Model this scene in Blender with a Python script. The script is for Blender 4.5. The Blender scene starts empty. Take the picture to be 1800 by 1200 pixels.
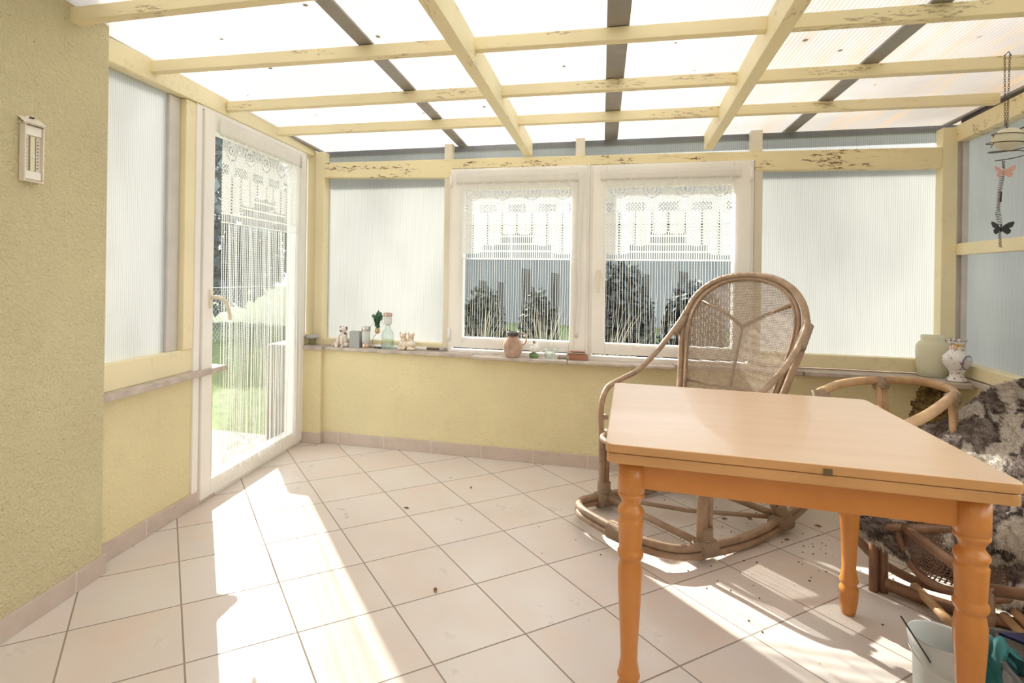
import bpy, math, random
from mathutils import Vector, Matrix, noise
R = math.radians
random.seed(7)
SC = bpy.context.scene
COL = SC.collection

# ------------------------------------------------------------------ camera, sky, sun, exposure
CAM_YAW, CAM_ROLL, CAM_H = R(14.4), 0.0147, 1.1826
cd = bpy.data.cameras.new('camera'); cam = bpy.data.objects.new('camera', cd); COL.objects.link(cam)
cd.sensor_width = 36.0; cd.lens = 994.35 / 1800 * 36
cd.shift_x = (900 - 802.6) / 1800; cd.shift_y = (481.5 - 600) / 1800
cd.clip_start = 0.02; cd.clip_end = 200
cam.matrix_world = Matrix.Translation((0, 0, CAM_H)) @ Matrix.Rotation(CAM_YAW, 4, 'Z') @ Matrix.Rotation(R(90), 4, 'X') @ Matrix.Rotation(CAM_ROLL, 4, 'Z')
SC.camera = cam
SC.view_settings.view_transform = 'Standard'; SC.view_settings.look = 'None'
SC.view_settings.gamma = 1; SC.view_settings.use_curve_mapping = False
SC.view_settings.exposure = 0.42
SC.cycles.transparent_max_bounces = 24
SC.cycles.max_bounces = 14; SC.cycles.diffuse_bounces = 7; SC.cycles.transmission_bounces = 10

def world():
    w = bpy.data.worlds.new('sky'); SC.world = w; w.use_nodes = True
    nt = w.node_tree; N = nt.nodes; L = nt.links; N.clear()
    out = N.new('ShaderNodeOutputWorld'); bg = N.new('ShaderNodeBackground')
    tc = N.new('ShaderNodeTexCoord'); no = N.new('ShaderNodeTexNoise'); no.inputs['Scale'].default_value = 2.2
    no.inputs['Detail'].default_value = 5
    cr = N.new('ShaderNodeValToRGB'); cr.color_ramp.elements[0].position = .36; cr.color_ramp.elements[1].position = .56
    cr.color_ramp.elements[0].color = (.74, .84, 1.0, 1); cr.color_ramp.elements[1].color = (1.0, .975, .94, 1)
    L.new(tc.outputs['Generated'], no.inputs['Vector']); L.new(no.outputs['Fac'], cr.inputs['Fac'])
    L.new(cr.outputs['Color'], bg.inputs['Color']); bg.inputs['Strength'].default_value = 2.5
    L.new(bg.outputs[0], out.inputs['Surface'])
world()
SUN_DIR = Vector((.633, -.775, -.63)).normalized()
sd = bpy.data.lights.new('sun', 'SUN'); sd.energy = 11.5; sd.angle = R(.6); sd.color = (1, .955, .87)
sun = bpy.data.objects.new('sun', sd); COL.objects.link(sun)
sun.rotation_euler = SUN_DIR.to_track_quat('-Z', 'Y').to_euler(); sun.location = (-6, 9, 7)

# ------------------------------------------------------------------ material helpers
class NT:
    def __init__(s, name):
        s.m = bpy.data.materials.new(name); s.m.use_nodes = True
        s.t = s.m.node_tree; s.t.nodes.clear()
        s.out = s.n('ShaderNodeOutputMaterial')
    def n(s, typ, **kw):
        x = s.t.nodes.new(typ)
        for k, v in kw.items():
            if k.startswith('_'): setattr(x, k[1:], v)
            else:
                i = x.inputs[int(k[1:])] if (k[0] == 'i' and k[1:].isdigit()) else x.inputs[k.replace('__', ' ')]
                if hasattr(v, 'type') and hasattr(v, 'node'): s.t.links.new(v, i)
                else: i.default_value = v
        return x
    def l(s, a, b): s.t.links.new(a, b)
    def coord(s, which='Object'): return s.n('ShaderNodeTexCoord').outputs[which]
    def map(s, vec, scale=(1, 1, 1), rot=(0, 0, 0), loc=(0, 0, 0)):
        return s.n('ShaderNodeMapping', Vector=vec, Scale=scale, Rotation=rot, Location=loc).outputs[0]
    def noise(s, vec, scale, detail=3, rough=.5, out='Fac'):
        return s.n('ShaderNodeTexNoise', Vector=vec, Scale=scale, Detail=detail, Roughness=rough).outputs[out]
    def ramp(s, fac, *stops):
        x = s.n('ShaderNodeValToRGB', Fac=fac); e = x.color_ramp.elements
        while len(e) < len(stops): e.new(.5)
        for k, (p, c) in enumerate(stops):
            e[k].position = p; e[k].color = (c, c, c, 1) if isinstance(c, (int, float)) else (*c, 1)
        return x.outputs[0]
    def mix(s, fac, a, b, blend='MIX'):
        x = s.n('ShaderNodeMix', _data_type='RGBA', _blend_type=blend)
        for i, v in ((0, fac), (6, a), (7, b)):
            if hasattr(v, 'node'): s.l(v, x.inputs[i])
            else: x.inputs[i].default_value = v if i == 0 else (*v, 1)
        return x.outputs[2]
    def math(s, op, a, b=0.0, c=0.0):
        return s.n('ShaderNodeMath', _operation=op, i0=a, i1=b, i2=c).outputs[0]
    def bump(s, h, strength=.3, dist=.01):
        return s.n('ShaderNodeBump', Height=h, Strength=strength, Distance=dist).outputs[0]
    def pbr(s, col, rough=.6, normal=None, **kw):
        b = s.n('ShaderNodeBsdfPrincipled')
        for k, v in (('Base Color', col), ('Roughness', rough), ('Normal', normal), *[(k.replace('__', ' '), v) for k, v in kw.items()]):
            if v is None: continue
            if hasattr(v, 'node'): s.l(v, b.inputs[k])
            elif k == 'Base Color': b.inputs[k].default_value = (*v, 1)
            else: b.inputs[k].default_value = v
        return b.outputs[0]
    def done(s, sh):
        s.l(sh, s.out.inputs['Surface']); return s.m

def simple(name, col, rough=.5, var=.08, vs=6, **kw):
    m = NT(name); c = m.noise(m.coord(), vs, 4)
    k = m.ramp(c, (.3, tuple(max(0, x * (1 - var)) for x in col)), (.7, tuple(min(1, x * (1 + var)) for x in col)))
    return m.done(m.pbr(k, rough, **kw))

def plaster(name, rough_amt, scale, dirt=.35, col=(.80, .67, .36)):
    m = NT(name); o = m.coord()
    base = m.ramp(m.noise(o, 2.2, 4), (.3, tuple(x * .93 for x in col)), (.7, tuple(min(1, x * 1.05) for x in col)))
    sp = m.ramp(m.noise(o, 60, 2), (.0, 0), (.27, 0), (.22, 1), (1, 1)) if 0 else None
    d = m.ramp(m.noise(m.map(o, (1, 1, .6)), 5.5, 6, .65), (.58, 0.0), (.78, dirt))
    c = m.mix(d, base, (.52, .45, .27))
    v = m.n('ShaderNodeTexVoronoi', Vector=o, Scale=16.0).outputs['Distance']
    spots = m.ramp(v, (.02, .75), (.05, 0.0))
    c = m.mix(spots, c, (.25, .19, .12))
    h1 = m.noise(o, scale, 4, .65); h2 = m.noise(o, scale * .35, 3, .5)
    h = m.math('ADD', h1, m.math('MULTIPLY', h2, .8))
    return m.done(m.pbr(c, .9, m.bump(h, rough_amt, .03)))

def painted(name, col, wear=.5, sc=(1, 1, 1)):
    m = NT(name); o = m.coord()
    g = m.noise(m.map(o, sc), 9, 6, .7)
    w = m.ramp(g, (.60 - .05 * wear, 0), (.66 - .05 * wear, wear))
    f = m.noise(m.map(o, sc), 34, 5, .7)
    chips = m.ramp(m.math('MULTIPLY', f, m.ramp(m.noise(m.map(o, sc), 4.5, 3), (.42, .35), (.62, 1.0))), (.535, 0), (.56, min(1, wear * 1.6)))
    base = m.ramp(m.noise(o, 3, 3), (.3, tuple(x * .95 for x in col)), (.7, tuple(min(1, x * 1.04) for x in col)))
    c = m.mix(w, base, tuple(x * y for x, y in zip(col, (.80, .72, .62))))
    c = m.mix(chips, c, (.20, .10, .05))
    return m.done(m.pbr(c, .55, m.bump(m.math('SUBTRACT', m.noise(m.map(o, sc), 25, 4), chips), .25, .003)))

def polycarb(name, axis, tint=(.93, .95, .97), trans=.14, pitch=.011, stain_dim=0, spots=0, rot=0):
    """twin wall sheet: frosted, with ribs running along one direction"""
    m = NT(name); o = m.coord(); sx = m.n('ShaderNodeSeparateXYZ', Vector=o)
    a = sx.outputs[axis]
    rib = m.math('FRACT', m.math('DIVIDE', a, pitch))
    ribm = m.ramp(rib, (0, .62), (.10, .70), (.16, 1.0), (.55, .93), (.62, .99), (.90, 1.0), (.98, .68))
    c = m.mix(1.0, tint, ribm, 'MULTIPLY')
    n = m.ramp(m.noise(m.map(o, (1, 1, .5)), 1.3, 3), (.35, .86), (.6, 1.0))
    c = m.mix(1.0, c, n, 'MULTIPLY')
    if stain_dim:
        s1 = m.noise(m.map(o, (9, .5, 1)), 1.6, 5, .7)
        s2 = m.ramp(sx.outputs[0], (.0, 0), (.25, .25), (.62, .6), (1.0, 1.0)) if 0 else m.math('MULTIPLY', m.n('ShaderNodeMapRange', i0=sx.outputs[0], i1=.2, i2=1.7, i3=.08, i4=1.0).outputs[0], 1.0)
        f = m.math('MULTIPLY', m.ramp(s1, (.50, 0), (.66, 1)), s2)
        c = m.mix(m.math('MULTIPLY', s2, .8), c, m.mix(1.0, c, (.66, .63, .60), 'MULTIPLY'))  # grey tint growing to the right, put in to dim the overbright roof
        c = m.mix(m.math('MULTIPLY', f, .75), c, (.66, .50, .33))
        s3 = m.ramp(m.noise(m.map(o, (3, 1, 1)), 3.0, 5, .7), (.5, 0), (.75, .5))
        c = m.mix(m.math('MULTIPLY', s3, s2), c, (.60, .54, .45))
    if spots:
        v = m.n('ShaderNodeTexVoronoi', Vector=m.map(m.mix(.06, o, m.noise(o, 9, 3, out='Color')), (1.0, .8, 0)), Scale=9.0)
        sp = m.ramp(v.outputs['Distance'], (.05, 1.0), (.10, 0))
        rnd = m.ramp(m.n('ShaderNodeSeparateColor', Color=v.outputs['Color']).outputs[0], (.45, 0), (.5, 1))
        c = m.mix(m.math('MULTIPLY', sp, rnd), c, (.16, .12, .09))
    tr = m.n('ShaderNodeBsdfTranslucent', Color=c)
    tp = m.n('ShaderNodeBsdfTransparent', Color=c)
    df = m.n('ShaderNodeBsdfDiffuse', Color=c)
    m1 = m.n('ShaderNodeMixShader', i0=.22, i1=tr.outputs[0], i2=df.outputs[0])
    m2 = m.n('ShaderNodeMixShader', i0=trans, i1=m1.outputs[0], i2=tp.outputs[0])
    gl = m.n('ShaderNodeBsdfGlossy', Color=(1, 1, 1, 1), Roughness=.18)
    fr = m.n('ShaderNodeLayerWeight', Blend=.25)
    m3 = m.n('ShaderNodeMixShader', i0=m.math('MULTIPLY', fr.outputs['Fresnel'], .5), i1=m2.outputs[0], i2=gl.outputs[0])
    return m.done(m3.outputs[0])

def glass_thin(name, col=(.96, .98, .97), gloss=.6):
    m = NT(name)
    tp = m.n('ShaderNodeBsdfTransparent', Color=(*col, 1)); gl = m.n('ShaderNodeBsdfGlossy', Roughness=.03)
    fr = m.n('ShaderNodeLayerWeight', Blend=.15)
    x = m.n('ShaderNodeMixShader', i0=m.math('MULTIPLY', fr.outputs['Fresnel'], gloss), i1=tp.outputs[0], i2=gl.outputs[0])
    return m.done(x.outputs[0])

def cloth(name, col=(.93, .92, .90), see=.25, tl=.45):
    m = NT(name)
    df = m.n('ShaderNodeBsdfDiffuse', Color=(*col, 1)); tr = m.n('ShaderNodeBsdfTranslucent', Color=(*col, 1))
    tp = m.n('ShaderNodeBsdfTransparent')
    a = m.n('ShaderNodeMixShader', i0=tl, i1=df.outputs[0], i2=tr.outputs[0])
    b = m.n('ShaderNodeMixShader', i0=see, i1=a.outputs[0], i2=tp.outputs[0])
    return m.done(b.outputs[0])

def floor_mat():
    m = NT('floor_tiles'); o = m.coord(); T = .335
    sx = m.n('ShaderNodeSeparateXYZ', Vector=o)
    px, py = m.math('DIVIDE', sx.outputs[0], T), m.math('DIVIDE', sx.outputs[1], T)
    fx, fy = m.math('FRACT', px), m.math('FRACT', py)
    dx = m.math('MINIMUM', fx, m.math('SUBTRACT', 1.0, fx)); dy = m.math('MINIMUM', fy, m.math('SUBTRACT', 1.0, fy))
    d = m.math('MINIMUM', dx, dy)
    grout = m.ramp(m.math('ADD', d, m.math('MULTIPLY', m.noise(o, 60, 2), .003)), (.0085, 1), (.0115, 0))
    cid = m.n('ShaderNodeCombineXYZ', i0=m.math('FLOOR', px), i1=m.math('FLOOR', py))
    wn = m.n('ShaderNodeTexWhiteNoise', Vector=cid.outputs[0])
    off = m.n('ShaderNodeVectorMath', _operation='MULTIPLY_ADD', i0=wn.outputs['Color'], i1=(7, 7, 7), i2=o).outputs[0]
    tile = m.ramp(wn.outputs['Value'], (.1, (.66, .575, .53)), (.5, (.69, .62, .585)), (.9, (.655, .60, .57)))
    cl = m.noise(off, 5, 5, .6)
    c = m.mix(m.ramp(cl, (.42, 0), (.72, .6)), tile, (.72, .57, .47))
    c = m.mix(m.ramp(m.noise(off, 2.4, 3), (.4, 0), (.65, .6)), c, (.73, .68, .645))
    dirt = m.ramp(m.noise(o, 3.0, 6, .7), (.56, 0), (.85, .22))
    c = m.mix(dirt, c, (.42, .34, .28))
    c = m.mix(grout, c, (.30, .245, .205))
    h = m.math('SUBTRACT', m.math('MULTIPLY', m.noise(off, 13, 6, .65), .5), grout)
    r = m.mix(grout, m.ramp(cl, (.3, .26), (.7, .4)), (.8, .8, .8))
    return m.done(m.pbr(c, r, m.bump(h, .22, .004)))

def skirting_mat():
    m = NT('skirting_tile'); o = m.coord(); sx = m.n('ShaderNodeSeparateXYZ', Vector=o)
    s = m.math('ADD', sx.outputs[0], sx.outputs[1])
    f = m.math('FRACT', m.math('DIVIDE', m.math('ADD', s, 50.1), .335))
    g = m.ramp(f, (.008, 1), (.013, 0))
    c = m.ramp(m.noise(o, 8, 6, .65), (.35, (.52, .43, .375)), (.55, (.58, .49, .43)), (.7, (.56, .43, .36)))
    c = m.mix(g, c, (.70, .64, .58))
    return m.done(m.pbr(c, .45, m.bump(m.noise(o, 16, 5), .15, .003)))

def wood(name, c1, c2, rough=.35, sc=(1, 9, 9), scale=4.0, marks=0):
    m = NT(name); o = m.coord()
    g = m.noise(m.map(o, sc), scale, 5, .6)
    c = m.ramp(g, (.3, c1), (.7, c2))
    if marks:
        c = m.mix(m.ramp(m.noise(o, 2.2, 4), (.55, 0), (.75, .25)), c, (.72, .45, .22))
        c = m.mix(m.ramp(m.n('ShaderNodeTexVoronoi', Vector=o, Scale=6.0).outputs['Distance'], (.018, .7), (.03, 0)), c, (.25, .14, .07))
    return m.done(m.pbr(c, rough, m.bump(g, .05, .002), Coat__Weight=.12))

def rattan_mat(name, c1=(.36, .235, .145), c2=(.54, .39, .26), rough=.42):
    m = NT(name); o = m.coord()
    g = m.noise(o, 14, 5, .6); c = m.ramp(g, (.3, c1), (.68, c2))
    c = m.mix(m.ramp(m.noise(o, 55, 3), (.62, 0), (.72, .5)), c, tuple(x * .5 for x in c1))
    return m.done(m.pbr(c, rough, m.bump(g, .15, .004)))

def wrap_mat(name='cane_binding', c=(.50, .36, .25)):
    m = NT(name); o = m.coord(); sx = m.n('ShaderNodeSeparateXYZ', Vector=o)
    w = m.n('ShaderNodeTexWave', Vector=o, Scale=95.0, Distortion=3.0, _bands_direction='Z')
    col = m.mix(w.outputs['Fac'], tuple(x * .55 for x in c), tuple(min(1, x * 1.15) for x in c))
    return m.done(m.pbr(col, .55, m.bump(w.outputs['Fac'], .6, .003)))

def weave_mat(name, col=(.46, .33, .22), pitch=.0045, hole=.26):
    m = NT(name); uv = m.coord('UV'); sx = m.n('ShaderNodeSeparateXYZ', Vector=uv)
    a = m.math('FRACT', m.math('DIVIDE', sx.outputs[0], pitch)); b = m.math('FRACT', m.math('DIVIDE', sx.outputs[1], pitch))
    ha = m.math('LESS_THAN', m.math('ABSOLUTE', m.math('SUBTRACT', a, .5)), hole)
    hb = m.math('LESS_THAN', m.math('ABSOLUTE', m.math('SUBTRACT', b, .5)), hole)
    h = m.math('MULTIPLY', ha, hb)
    c = m.ramp(m.noise(m.coord(), 30, 4, .7), (.3, tuple(x * .8 for x in col)), (.7, tuple(min(1, x * 1.25) for x in col)))
    p = m.pbr(c, .6)
    tr = m.n('ShaderNodeBsdfTranslucent', Color=(*col, 1))
    p2 = m.n('ShaderNodeMixShader', i0=.12, i1=p, i2=tr.outputs[0])
    tp = m.n('ShaderNodeBsdfTransparent')
    x = m.n('ShaderNodeMixShader', i0=h, i1=p2.outputs[0], i2=tp.outputs[0])
    return m.done(x.outputs[0])

def attr_mat(name, rough=.85, sheen=0.0, attr='pat'):
    m = NT(name); a = m.n('ShaderNodeAttribute', _attribute_name=attr)
    return m.done(m.pbr(a.outputs['Color'], rough, Sheen__Weight=sheen))

M = dict(
    house=plaster('rough_house_plaster', 1.0, 88, .06, (.97, .85, .53)),
    par=plaster('parapet_plaster', .55, 110, .26, (.86, .76, .47)),
    timber=painted('yellow_painted_timber', (.84, .75, .50), .06, (1, 1, 1)),
    timber_worn=painted('worn_yellow_timber', (.83, .73, .46), .6, (.8, 2.4, 3.4)),
    batten=painted('stained_yellow_batten', (.83, .73, .47), .32, (.7, 2.5, 3.5)),
    timber_y=painted('yellow_rafter_timber', (.85, .76, .50), .2, (3, 1, 3)),
    cream=painted('cream_painted_timber', (.74, .68, .56), .03),
    alu=simple('grey_aluminium', (.33, .31, .285), .5, .12, 8, Metallic=.35),
    alu_light=simple('pale_aluminium', (.62, .59, .57), .45, .08, 8, Metallic=.2),
    seal=simple('dark_rubber_seal', (.06, .05, .05), .7),
    pvc=simple('white_plastic_frame', (.86, .835, .80), .32, .03, 4),
    poly_roof=polycarb('roof_sheet', 0, (.80, .79, .78), .10, .016, stain_dim=1, spots=1),
    poly_back=polycarb('wall_sheet', 0, (.64, .643, .63), .15, .011),
    poly_dense=polycarb('dense_wall_sheet', 1, (.66, .66, .64), .04, .011),
    poly_clear=polycarb('clearer_wall_sheet', 0, (.85, .87, .90), .65, .011),
    poly_side=polycarb('side_wall_sheet', 1, (.63, .635, .63), .22, .011),
    glass=glass_thin('window_glass'),
    floor=floor_mat(), skirt=skirting_mat(),
    stone=simple('grey_sill_stone', (.50, .43, .38), .7, .22, 14),
    beech=wood('orange_beech', (.51, .19, .038), (.61, .245, .058), .33, (2, 2, 2), 3.0),
    beech_edge=wood('beech_edge_band', (.50, .255, .095), (.60, .32, .13), .35, (1, 8, 8)),
    top=wood('beech_laminate_top', (.70, .49, .33), (.75, .54, .375), .30, (1, 7, 7), 3.0, marks=1),
    rattan=rattan_mat('rattan_cane', (.26, .165, .105), (.41, .285, .19)), rattan_shade=rattan_mat('shaded_brown_cane', (.17, .085, .05), (.30, .16, .09)),
    rattan_or=rattan_mat('honey_rattan_cane', (.42, .235, .115), (.60, .38, .20)),
    wrap=wrap_mat(), weave=weave_mat('woven_cane', (.36, .27, .20), .0085, .27), weave_shade=weave_mat('shaded_woven_cane', (.16, .08, .05), .010, .30),
    lace=cloth('lace_cloth', (.86, .85, .83), .06, .20), hem=cloth('curtain_hem_cloth', (.92, .90, .87), .12, .3),
    thread=cloth('curtain_thread', (.93, .92, .90), .05, .35),
    white=simple('white_enamel', (.86, .85, .83), .35, .03), black=simple('black_metal', (.02, .02, .022), .5),
)

# ------------------------------------------------------------------ geometry helpers
class MB:
    def __init__(s, xf=None): s.v = []; s.f = []; s.mi = []; s.sm = []; s.xf = xf; s.uv = None
    def add(s, vs, fs, mi=0, smooth=False):
        o = len(s.v)
        s.v += [Vector(p) if s.xf is None else s.xf @ Vector(p) for p in vs]
        for f in fs: s.f.append(tuple(o + k for k in f)); s.mi.append(mi); s.sm.append(smooth)
        return s
    def box(s, x0, x1, y0, y1, z0, z1, mi=0):
        vs = [(x, y, z) for x in (x0, x1) for y in (y0, y1) for z in (z0, z1)]
        return s.add(vs, [(0, 1, 3, 2), (4, 6, 7, 5), (0, 4, 5, 1), (2, 3, 7, 6), (0, 2, 6, 4), (1, 5, 7, 3)], mi)
    def quadprism(s, base, z0, z1, mi=0):
        n = len(base); vs = [(x, y, z0) for x, y in base] + [(x, y, z1) for x, y in base]
        fs = [tuple(reversed(range(n))), tuple(range(n, 2 * n))] + [(k, (k + 1) % n, n + (k + 1) % n, n + k) for k in range(n)]
        return s.add(vs, fs, mi)
    def slab(s, poly, axis, a, b, mi=0):
        """extrude a 2-D outline along an axis"""
        n = len(poly)
        def P(q, t):
            return {'x': (t, q[0], q[1]), 'y': (q[0], t, q[1]), 'z': (q[0], q[1], t)}[axis]
        vs = [P(q, a) for q in poly] + [P(q, b) for q in poly]
        fs = [tuple(range(n)), tuple(reversed(range(n, 2 * n)))] + [(k, n + k, n + (k + 1) % n, (k + 1) % n) for k in range(n)]
        return s.add(vs, fs, mi)
    def tube(s, pts, r, n=8, mi=0, closed=False, flat=1.0, caps=True):
        pts = [Vector(p) for p in pts]; m = len(pts)
        rr = r if isinstance(r, (list, tuple)) else [r] * m
        up = None; vs = []; fs = []
        for k, p in enumerate(pts):
            if closed: t = pts[(k + 1) % m] - pts[k - 1]
            else: t = pts[min(k + 1, m - 1)] - pts[max(k - 1, 0)]
            t = t.normalized() if t.length > 1e-9 else Vector((0, 0, 1))
            if up is None: up = Vector((0, 0, 1)) if abs(t.z) < .9 else Vector((1, 0, 0))
            a = t.cross(up)
            if a.length < 1e-4: a = t.cross(Vector((0, 1, 0)))
            a.normalize(); b = a.cross(t).normalized(); up = b
            for j in range(n):
                an = 2 * math.pi * j / n
                vs.append(p + (a * math.cos(an) + b * math.sin(an) * flat) * rr[k])
        for k in range(m if closed else m - 1):
            k2 = (k + 1) % m
            for j in range(n):
                j2 = (j + 1) % n; fs.append((k * n + j, k2 * n + j, k2 * n + j2, k * n + j2))
        if not closed and caps:
            fs.append(tuple(range(n))); fs.append(tuple(reversed(range((m - 1) * n, m * n))))
        return s.add(vs, fs, mi, True)
    def lathe(s, prof, c=(0, 0, 0), n=24, mi=0, flat=1.0, rot=0, mis=None):
        vs = []; fs = []; m = len(prof)
        for r, z in prof:
            for j in range(n):
                a = 2 * math.pi * j / n + rot
                vs.append((c[0] + r * math.cos(a), c[1] + r * math.sin(a) * flat, c[2] + z))
        o = len(s.v)
        for k in range(m - 1):
            ff = []
            for j in range(n):
                j2 = (j + 1) % n; ff.append((k * n + j, k * n + j2, (k + 1) * n + j2, (k + 1) * n + j))
            fs.append((ff, (mis[k] if mis else mi)))
        s.add(vs, [], 0)
        for ff, mm in fs:
            for f in ff: s.f.append(tuple(o + q for q in f)); s.mi.append(mm); s.sm.append(True)
        if prof[0][0] > 1e-4: s.f.append(tuple(o + q for q in reversed(range(n)))); s.mi.append(mi); s.sm.append(False)
        if prof[-1][0] > 1e-4: s.f.append(tuple(o + (m - 1) * n + q for q in range(n))); s.mi.append(mi); s.sm.append(False)
        return s
    def ball(s, c, r, sc=(1, 1, 1), n=12, m=8, mi=0, rot=None):
        vs = []; fs = []
        for i in range(m + 1):
            th = math.pi * i / m
            for j in range(n):
                a = 2 * math.pi * j / n
                p = Vector((math.sin(th) * math.cos(a) * r * sc[0], math.sin(th) * math.sin(a) * r * sc[1], math.cos(th) * r * sc[2]))
                if rot is not None: p = rot @ p
                vs.append(p + Vector(c))
        for i in range(m):
            for j in range(n):
                j2 = (j + 1) % n; fs.append((i * n + j, (i + 1) * n + j, (i + 1) * n + j2, i * n + j2))
        return s.add(vs, fs, mi, True)
    def build(s, name, mats, parent=None, bevel=0, sub=0, at=None, kind=None, label=None, uvs=None, colors=None, solid=0):
        mats = mats if isinstance(mats, (list, tuple)) else [mats]
        org = Vector(at) if at is not None else (Vector(parent['_o']) if parent is not None and '_o' in parent else Vector((0, 0, 0)))
        me = bpy.data.meshes.new(name)
        me.from_pydata([tuple(p - org) for p in s.v], [], s.f); me.validate(clean_customdata=False)
        for m in mats: me.materials.append(m)
        if len(me.polygons) == len(s.mi):
            me.polygons.foreach_set('material_index', s.mi); me.polygons.foreach_set('use_smooth', s.sm)
        if uvs is not None:
            l = me.uv_layers.new(name='UVMap')
            for k, lp in enumerate(me.loops): l.data[k].uv = uvs[lp.vertex_index]
        if colors is not None:
            ca = me.color_attributes.new(name='pat', type='FLOAT_COLOR', domain='POINT')
            ca.data.foreach_set('color', [q for c in colors for q in (*c, 1.0)])
        me.update()
        o = bpy.data.objects.new(name, me); COL.objects.link(o)
        if parent is not None: o.parent = parent
        else: o.location = org
        o['_o'] = list(org)
        if kind: o['kind'] = kind
        if label: o['label'] = label
        if bevel:
            b = o.modifiers.new('edge', 'BEVEL'); b.width = bevel; b.segments = 2; b.limit_method = 'ANGLE'; b.angle_limit = R(40)
        if sub:
            b = o.modifiers.new('smooth', 'SUBSURF'); b.levels = sub; b.render_levels = sub
        if solid:
            b = o.modifiers.new('thick', 'SOLIDIFY'); b.thickness = solid; b.offset = 0
        return o

def thing(name, label, cat, loc=(0, 0, 0), group=None):
    o = bpy.data.objects.new(name, None); COL.objects.link(o); o.location = loc; o['_o'] = list(loc)
    o.empty_display_size = .05
    return tag(o, label, cat, group)
def tag(o, label, cat, group=None):
    o['label'] = label; o['category'] = cat
    if group: o['group'] = group
    return o
def struct_empty(name, loc=(0, 0, 0), label=None):
    o = bpy.data.objects.new(name, None); COL.objects.link(o); o.location = loc; o['_o'] = list(loc); o['kind'] = 'structure'
    if label: o['label'] = label
    return o
def st(name, mb, mat, bevel=0, label=None, **k): return mb.build(name, mat, bevel=bevel, kind='structure', label=label, **k)
def spline(pts, n=8, closed=False):
    """Catmull-Rom through the points"""
    P = [Vector(p) for p in pts]; out = []; m = len(P)
    for k in range(m if closed else m - 1):
        a, b, c, d = (P[(k - 1) % m], P[k], P[(k + 1) % m], P[(k + 2) % m]) if closed else (P[max(k - 1, 0)], P[k], P[k + 1], P[min(k + 2, m - 1)])
        for j in range(n):
            t = j / n
            out.append(.5 * ((2 * b) + (c - a) * t + (2 * a - 5 * b + 4 * c - d) * t * t + (3 * b - a - 3 * c + d) * t ** 3))
    if not closed: out.append(P[-1])
    return out

def line_frame(o, d):
    """matrix: local x runs along the wall, local y points out of the room, z up"""
    d = Vector((d[0], d[1], 0)).normalized(); n = Vector((-d.y, d.x, 0))
    return Matrix(((d.x, n.x, 0, o[0]), (d.y, n.y, 0, o[1]), (0, 0, 1, 0), (0, 0, 0, 1)))
# left wall: s = distance from (-1.92, 1.853) towards the back; t outwards
LW = line_frame((-1.92, 1.853), (-.0535, 1.0))
RW = Matrix(((-.0847, .9964, 0, 1.85), (-.9964, -.0847, 0, 3.58), (0, 0, 1, 0), (0, 0, 0, 1)))  # s towards the camera, t outwards
def roof_z(y): return 2.06 + .026 * (3.58 - y)

# ------------------------------------------------------------------ floor and walls
TH = -1.0934 + R(14.4)
ca, sa = math.cos(R(14.4)), math.sin(R(14.4))
fo = Vector((-.6161 * .335 * ca - 5.9974 * .335 * sa, -.6161 * .335 * sa + 5.9974 * .335 * ca, 0))
FM = Matrix.Translation(fo) @ Matrix.Rotation(TH, 4, 'Z')
fb = MB(FM.inverted()); fb.quadprism([(-2.14, -1.1), (2.1, -1.1), (2.1, 3.8), (-2.14, 3.8)], -.12, 0)
f = fb.build('floor', M['floor'], kind='structure', label='beige stone-look floor tiles laid diagonally with dark grout')
f.matrix_world = FM

# house wall at the near left (thick rough plaster)
b = MB(); x0, x1 = -1.861, -1.575
b.quadprism([(-1.861, 1.79), (-2.16, 1.81), (-2.16, -1.1), (-1.575, -1.1)], 0, 2.6)
st('wall_left_near', b, M['house'], .012, 'rough yellow plaster house wall at the left edge')
def along(p, q, t0, t1, z0, z1):
    d = (Vector(q) - Vector(p)).normalized(); n = Vector((-d.y, d.x))
    P, Q = Vector(p), Vector(q)
    return MB().quadprism([tuple(P + n * t0), tuple(Q + n * t0), tuple(Q + n * t1), tuple(P + n * t1)], z0, z1)
st('baseboard_near', along((-1.850, 1.80), (-1.562, -1.08), -.002, -.013, 0, .075), M['skirt'], .002)
b = MB(); b.box(-1.9, 2.0, -1.2, -1.08, 0, 2.6); st('wall_rear', b, M['white'])

# left parapet with its ledge
b = MB(LW); b.box(-.12, .71, .01, .22, 0, .655); st('wall_left_parapet', b, M['par'], .006, 'low yellow plaster wall under the left polycarbonate panel')
b = MB(LW); b.box(-.10, .76, -.035, .22, .655, .683); st('trim_left_ledge', b, M['stone'], .004, 'grey stone ledge on the left low wall')
b = MB(LW); b.box(-.02, .72, -.003, .01, 0, .075); st('baseboard_left', b, M['skirt'], .002)
b = MB(LW); b.box(-.003, .008, -.003, .3, 0, .075)
# pillar behind the door
b = MB(); b.quadprism([(-2.03, 3.54), (-1.868, 3.545), (-1.868, 3.60), (-2.25, 3.60), (-2.25, 3.545)], 0, .655); st('wall_back_pillar', b, M['par'], .008)
b = MB(); b.quadprism([(-2.02, 3.530), (-1.858, 3.535), (-1.858, 3.575), (-2.02, 3.575)], 0, .075); st('baseboard_pillar', b, M['skirt'], .002)
# back parapet
b = MB(); b.box(-2.25, 1.95, 3.58, 3.80, 0, .645); st('wall_back_parapet', b, M['par'], .004, 'low yellow plaster wall under the windows')
b = MB(); b.box(-1.868, 1.86, 3.570, 3.582, 0, .08); st('baseboard_back', b, M['skirt'], .002)
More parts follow.
